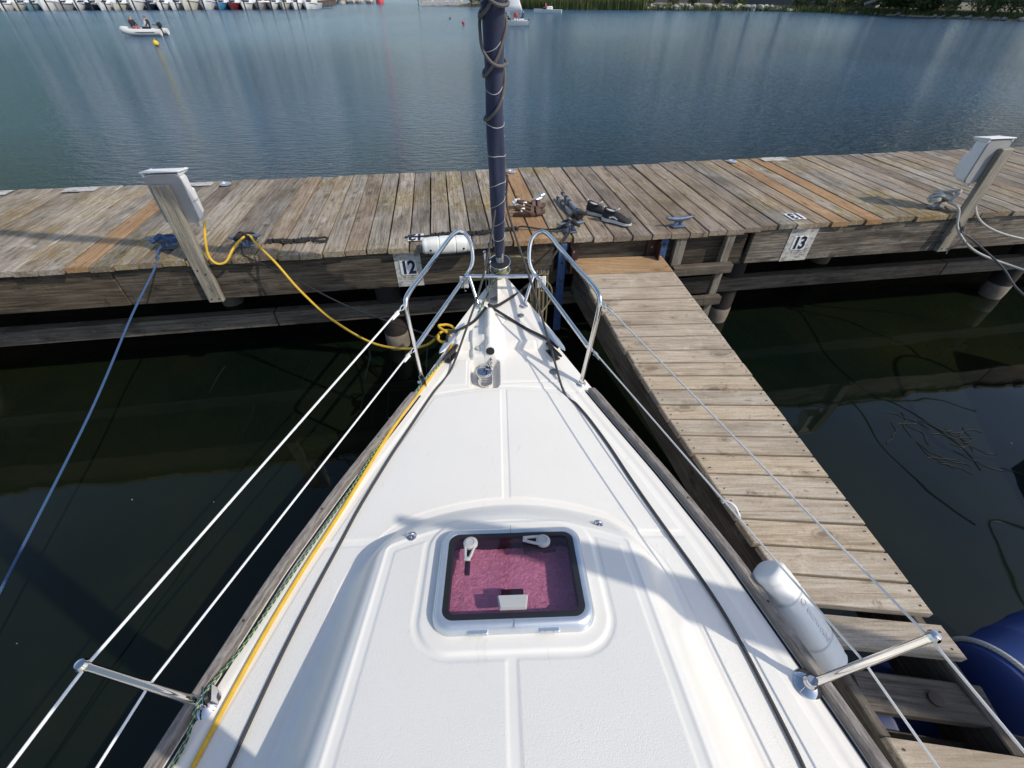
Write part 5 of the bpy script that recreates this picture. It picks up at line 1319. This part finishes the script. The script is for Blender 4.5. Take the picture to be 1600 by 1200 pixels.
for k, u in enumerate((524, 537, 549, 563, 578)):
    p = wx(u, 5.5); boulder((p[0], p[1], .5), 1.25+.15*(k % 2), M_rockl, 'pale round boulder, %s from the left at the harbour mouth' % ordn[k], 'harbour mouth boulders', .9, k)
p = wx(594, 5.5); e = empty('channel_marker', (p[0], p[1], 0), 0, 'red channel marker at the right end of the harbour mouth boulders', 'marker'); b = MB(); b.lathe([(1.1, -.4), (1.1, .9), (.9, 1.2), (.3, 2.6)], n=18); b.build('body', M_red, e); b = MB(); b.lathe([(.1, 2.5), (.1, 3.4)], n=8); b.build('lantern_post', M_red, e)
strip('breakwater', [wx(655, 9), wx(690, 9.3), wx(722, 10)], M_rock, .15, .7, 4, rough=.3)
for k in range(9):
    p = wx(660+k*7.6, 8.4); boulder((p[0], p[1]+.5, .35), .55+.25*random.random(), M_rockl if k % 3 else M_rock, 'pale stone on the low breakwater left of the furled sail', 'breakwater stones', .8, 20+k)
b = MB(); p = wx(654, 9); b.lathe([(.09, 0), (.08, 4.0)], n=8); tag(b.build('marker_pole', M_pile, loc=(p[0], p[1], 0)), 'thin pole at the left tip of the low breakwater', 'pole')
SH = [wx(716, 10.5), wx(760, 11), wx(800, 13), wx(860, 15), wx(930, 15.5), wx(1010, 16.0), wx(1100, 16.5), wx(1180, 17), wx(1240, 18.5), wx(1290, 20), wx(1340, 22.0), wx(1400, 25), wx(1460, 27.5), wx(1530, 30.5), wx(1600, 33.5), wx(1700, 38), wx(1850, 45)]
strip('sand_beach', [(p[0], p[1]) for p in SH[7:]], M_sand, .12, .45, 3.0, rough=.15)
strip('shore', [(p[0], p[1]+(.9 if i < 8 else 2.4)) for i, p in enumerate(SH)], M_ground, .35, 1.7, 60, rough=.35, seg=8)
# road ledge above the right shore
strip('road', [(p[0]-.2, p[1]+13) for p in SH[5:13]], M_road, 1.72, 2.0, 6)
def pos_on(u):
    us_ = [716, 760, 800, 860, 930, 1010, 1100, 1180, 1240, 1290, 1340, 1400, 1460, 1530, 1600, 1700, 1850]
    return (float(np.interp(u, us_, [p[0] for p in SH])), float(np.interp(u, us_, [p[1] for p in SH])))
for k in range(44):
    u = 1003+k*5.4+random.uniform(-2, 2); p = pos_on(u); r = random.uniform(.28, .75)
    boulder((p[0], p[1]+random.uniform(.2, 1.8), random.uniform(.1, .7)), r, M_rockl if random.random() < .65 else M_rock, 'rough pale shore rock along the far right waterline', 'shore rocks', random.uniform(.45, .8), 100+k)
for k in range(22):
    u = random.uniform(1300, 1620); p = pos_on(u)
    boulder((p[0], p[1]+random.uniform(.3, 1.5), .15), random.uniform(.2, .5), M_rock, 'dark stone on the sandy right shore', 'beach stones', .55, 300+k)
# reeds
def reeds(name, u0, u1, n, h, label):
    b = MB(); rr = random.Random(n)
    for i in range(n):
        p = pos_on(rr.uniform(u0, u1)); x, y = p[0]+rr.uniform(-.6, .6), p[1]+rr.uniform(-.3, 5.5)+(2.8 if u0 > 1300 else 0); hh = h*rr.uniform(.6, 1.15); a = rr.uniform(0, 6.28); w = .05
        lx, ly = rr.uniform(-.35, .35), rr.uniform(-.3, .3); ca, sa = math.cos(a)*w, math.sin(a)*w
        b.add([(x-ca, y-sa, .0), (x+ca, y+sa, 0), (x+ca*.8+lx*.4, y+sa*.8+ly*.4, hh*.6), (x-ca*.8+lx*.4, y-sa*.8+ly*.4, hh*.6), (x+lx, y+ly, hh)], [(0, 1, 2, 3), (3, 2, 4)])
    return tag(b.build(name, M_reed, smooth=False), label, 'reeds', kind='stuff')
reeds('reed_bed', 800, 1008, 9000, 2.1, 'green reed bed along the far shore right of the furled sail')
reeds('bank_grass', 1330, 1680, 9000, .75, 'dry green grass on the right bank')
reeds('shore_grass', 1010, 1330, 7000, .8, 'rough green grass growing behind the far shore rocks')
# bushes and trees
def crown(b, c, r, n, leaf, rr, sq=.8):
    lob = [(Vector((rr.uniform(-1, 1), rr.uniform(-1, 1), rr.uniform(-.6, 1)))*.55, rr.uniform(.38, .66)) for _ in range(9)]
    for i in range(n):
        o_, q = rr.choice(lob); v = Vector((rr.gauss(0, 1), rr.gauss(0, 1), rr.gauss(0, 1))).normalized()*q*rr.uniform(.55, 1.0)+o_
        p = Vector((c[0]+v.x*r, c[1]+v.y*r, c[2]+v.z*r*sq)); s_ = leaf*rr.uniform(.6, 1.3)
        a = Vector((rr.uniform(-1, 1), rr.uniform(-1, 1), rr.uniform(-.5, .5))).normalized(); d_ = a.cross(Vector((rr.uniform(-1, 1), rr.uniform(-1, 1), rr.uniform(-1, 1)))).normalized()
        b.add([p-a*s_, p-d_*s_*.5, p+a*s_, p+d_*s_*.5], [(0, 1, 2, 3)])
def tree(u, back, r, h, n, mat, label, name='tree', group=None, leaf=.22, seed=0, cat='tree'):
    p = pos_on(u); x, y = p[0], p[1]+back; rr = random.Random(seed); zb = .6
    e = empty(name, (x, y, zb), 0, label, cat, group); b = MB()
    th = max(.3, h-r*1.2); b.tube([(0, 0, -.3), (.1, 0, th*.5), (0, .1, th+.4*r)], lambda t: (.06+.035*h)*(1-.6*t), k=3, n=8)
    for k in range(5):
        a = k*1.257+rr.random(); b.tube([(0, 0, th*.7), (r*.35*math.cos(a), r*.35*math.sin(a), th+.2*r), (r*.6*math.cos(a), r*.6*math.sin(a), th+r*.55)], lambda t: .022*h*(1-.7*t)+.01, k=3, n=6)
    b.build('trunk', M_bark, e)
    b = MB(); crown(b, (0, 0, max(h-r*.75, r*.62)), r, n, leaf, rr, .85); b.build('crown', mat, e, smooth=False)
    return e
rb = random.Random(3); kb = 0
for (u, back, r, mt) in ((735, 3, 1.5, M_leaf2), (750, 2.5, 1.8, M_leaf), (700+66, 5, 2.2, M_leaf2), (1022, 3, 1.2, M_leaf2), (1060, 4, 1.3, M_leaf), (1090, 3.2, 1.1, M_leaf), (1130, 4, 1.2, M_leaf2), (1165, 3.6, 1.1, M_leaf), (1255, 3.0, 1.1, M_leaf2), (1275, 3.5, 1.3, M_leaf2), (1297, 3.2, 1.2, M_leaf), (1318, 3.0, 1.3, M_leaf2), (1340, 3.2, 1.2, M_leaf), (1362, 3, 1.2, M_leaf2), (1500, 2.4, 1.2, M_leaf2), (1545, 2.2, 1.3, M_leaf2), (1575, 2.4, 1.2, M_leaf), (1600, 2.4, 1.4, M_leaf2), (1630, 3, 1.6, M_leaf)):
    k = kb; kb += 1
    tree(u, back, r, r*1.25, 700, mt, '%s far shore shrub, number %s from the left' % ('olive' if mt is M_leaf2 else 'dark green', ['one', 'two', 'three', 'four', 'five', 'six', 'seven', 'eight', 'nine', 'ten', 'eleven', 'twelve', 'thirteen', 'fourteen', 'fifteen', 'sixteen', 'seventeen', 'eighteen', 'nineteen'][k]), 'shrub', 'far shore shrubs', .15, k, 'shrub')
for (u, back, r, h, n, lab) in ((1408, 4.5, 3.4, 3.2, 3600, 'dark bushy tree left of the gap on the right shore'), (1455, 4.2, 3.8, 3.4, 4400, 'widest dark tree leaning over the right shore'), (1492, 4.5, 3.0, 2.9, 3200, 'dark tree right of the widest one on the right shore'),
                          (1205, 24, 5.5, 11, 3000, 'tall tree behind the road above the shore rocks'), (1265, 24, 6, 12.5, 3400, 'tall tree behind the road left of the driftwood'), (1330, 23, 5.5, 11.5, 3000, 'tall tree behind the road over the driftwood'), (1650, 9, 5, 9.5, 3000, 'tall tree at the right end of the far shore'), (880, 22, 5, 8.5, 2400, 'round tree behind the reed bed')):
    tree(u, back, r, h, n, M_leaf, lab, leaf=.30, seed=int(u))
# driftwood logs and pale retaining wall on the right bank
for k in range(4):
    p = pos_on(1378+k*7); b = MB(); b.tube([(-1.4, .2*k, 0), (0, .1, .45), (1.4, 0, 1.0+.2*k)], lambda t: .16-.08*t, k=4, n=8)
    tag(b.build('driftwood_log', M_rockl, loc=(p[0], p[1]+2.6+.35*k, 1.2+.12*k), rot=(0, 0, R(8*k))), 'bleached driftwood log leaning on the right bank', 'log', 'driftwood on the bank')
p0_ = pos_on(1545); p1_ = pos_on(1640)
rw = empty('retaining_wall', ((p0_[0]+p1_[0])/2, (p0_[1]+p1_[1])/2+6.5, 1.2), math.atan2(p1_[1]-p0_[1], p1_[0]-p0_[0]), 'pale stone retaining wall above the right bank', 'wall')
for k in range(9):
    b = MB(); b.box((0, 0, 0), (1.55, .6, 1.5+.15*(k % 3)), ch=.08); b.build('block', M_rockl, rw, smooth=False, loc=(-6.6+k*1.62, 0, 1.05))

# ------------------------------------------------------------------ wooded hills out of view, added to dim the horizon reflected in water
b = MB(); rg = []; rh = random.Random(11)
for i in range(60):
    a = R(-118+i*108/59); hgt = (26+9*math.sin(i*.35)+5*math.sin(i*.9+1)+rh.uniform(-2, 2))*min(1, i/8, (59-i)/10)
    rg.append([Vector((dd*math.sin(a), dd*math.cos(a), z)) for dd, z in ((330, -1), (345, hgt*.35), (390, hgt*.8), (450, hgt), (620, hgt*.5), (700, -1))])
b.rings(rg, cap=False, ring_closed=False); tag(b.build('added_hills', M_leaf), kind='structure')
# ------------------------------------------------------------------ floating weed, its dark strands also standing in for rigging reflections
M_weed = plain('water_weed', (.028, .026, .012), .7, var=.4, vs=20)
def weed(cx, cy, rad, n, label, seed):
    rr = random.Random(seed); b = MB()
    for i in range(n):
        x, y = cx+rr.gauss(0, rad*.35), cy+rr.gauss(0, rad*.35); a = rr.uniform(0, 6.28); pts = []
        for k in range(7):
            pts.append((x, y, .003+.002*rr.random())); a += rr.uniform(-.7, .7); st_ = rad*rr.uniform(.06, .2); x += st_*math.cos(a); y += st_*math.sin(a)
        b.tube(pts, .0019, k=3, n=5)
    tag(b.build('weed_and_reflections', M_weed), label, 'weed', kind='stuff')
weed(3.10, 2.03, .36, 18, 'tangle of dark weed and imitated rigging reflections in the slip right of the finger pier', 1)
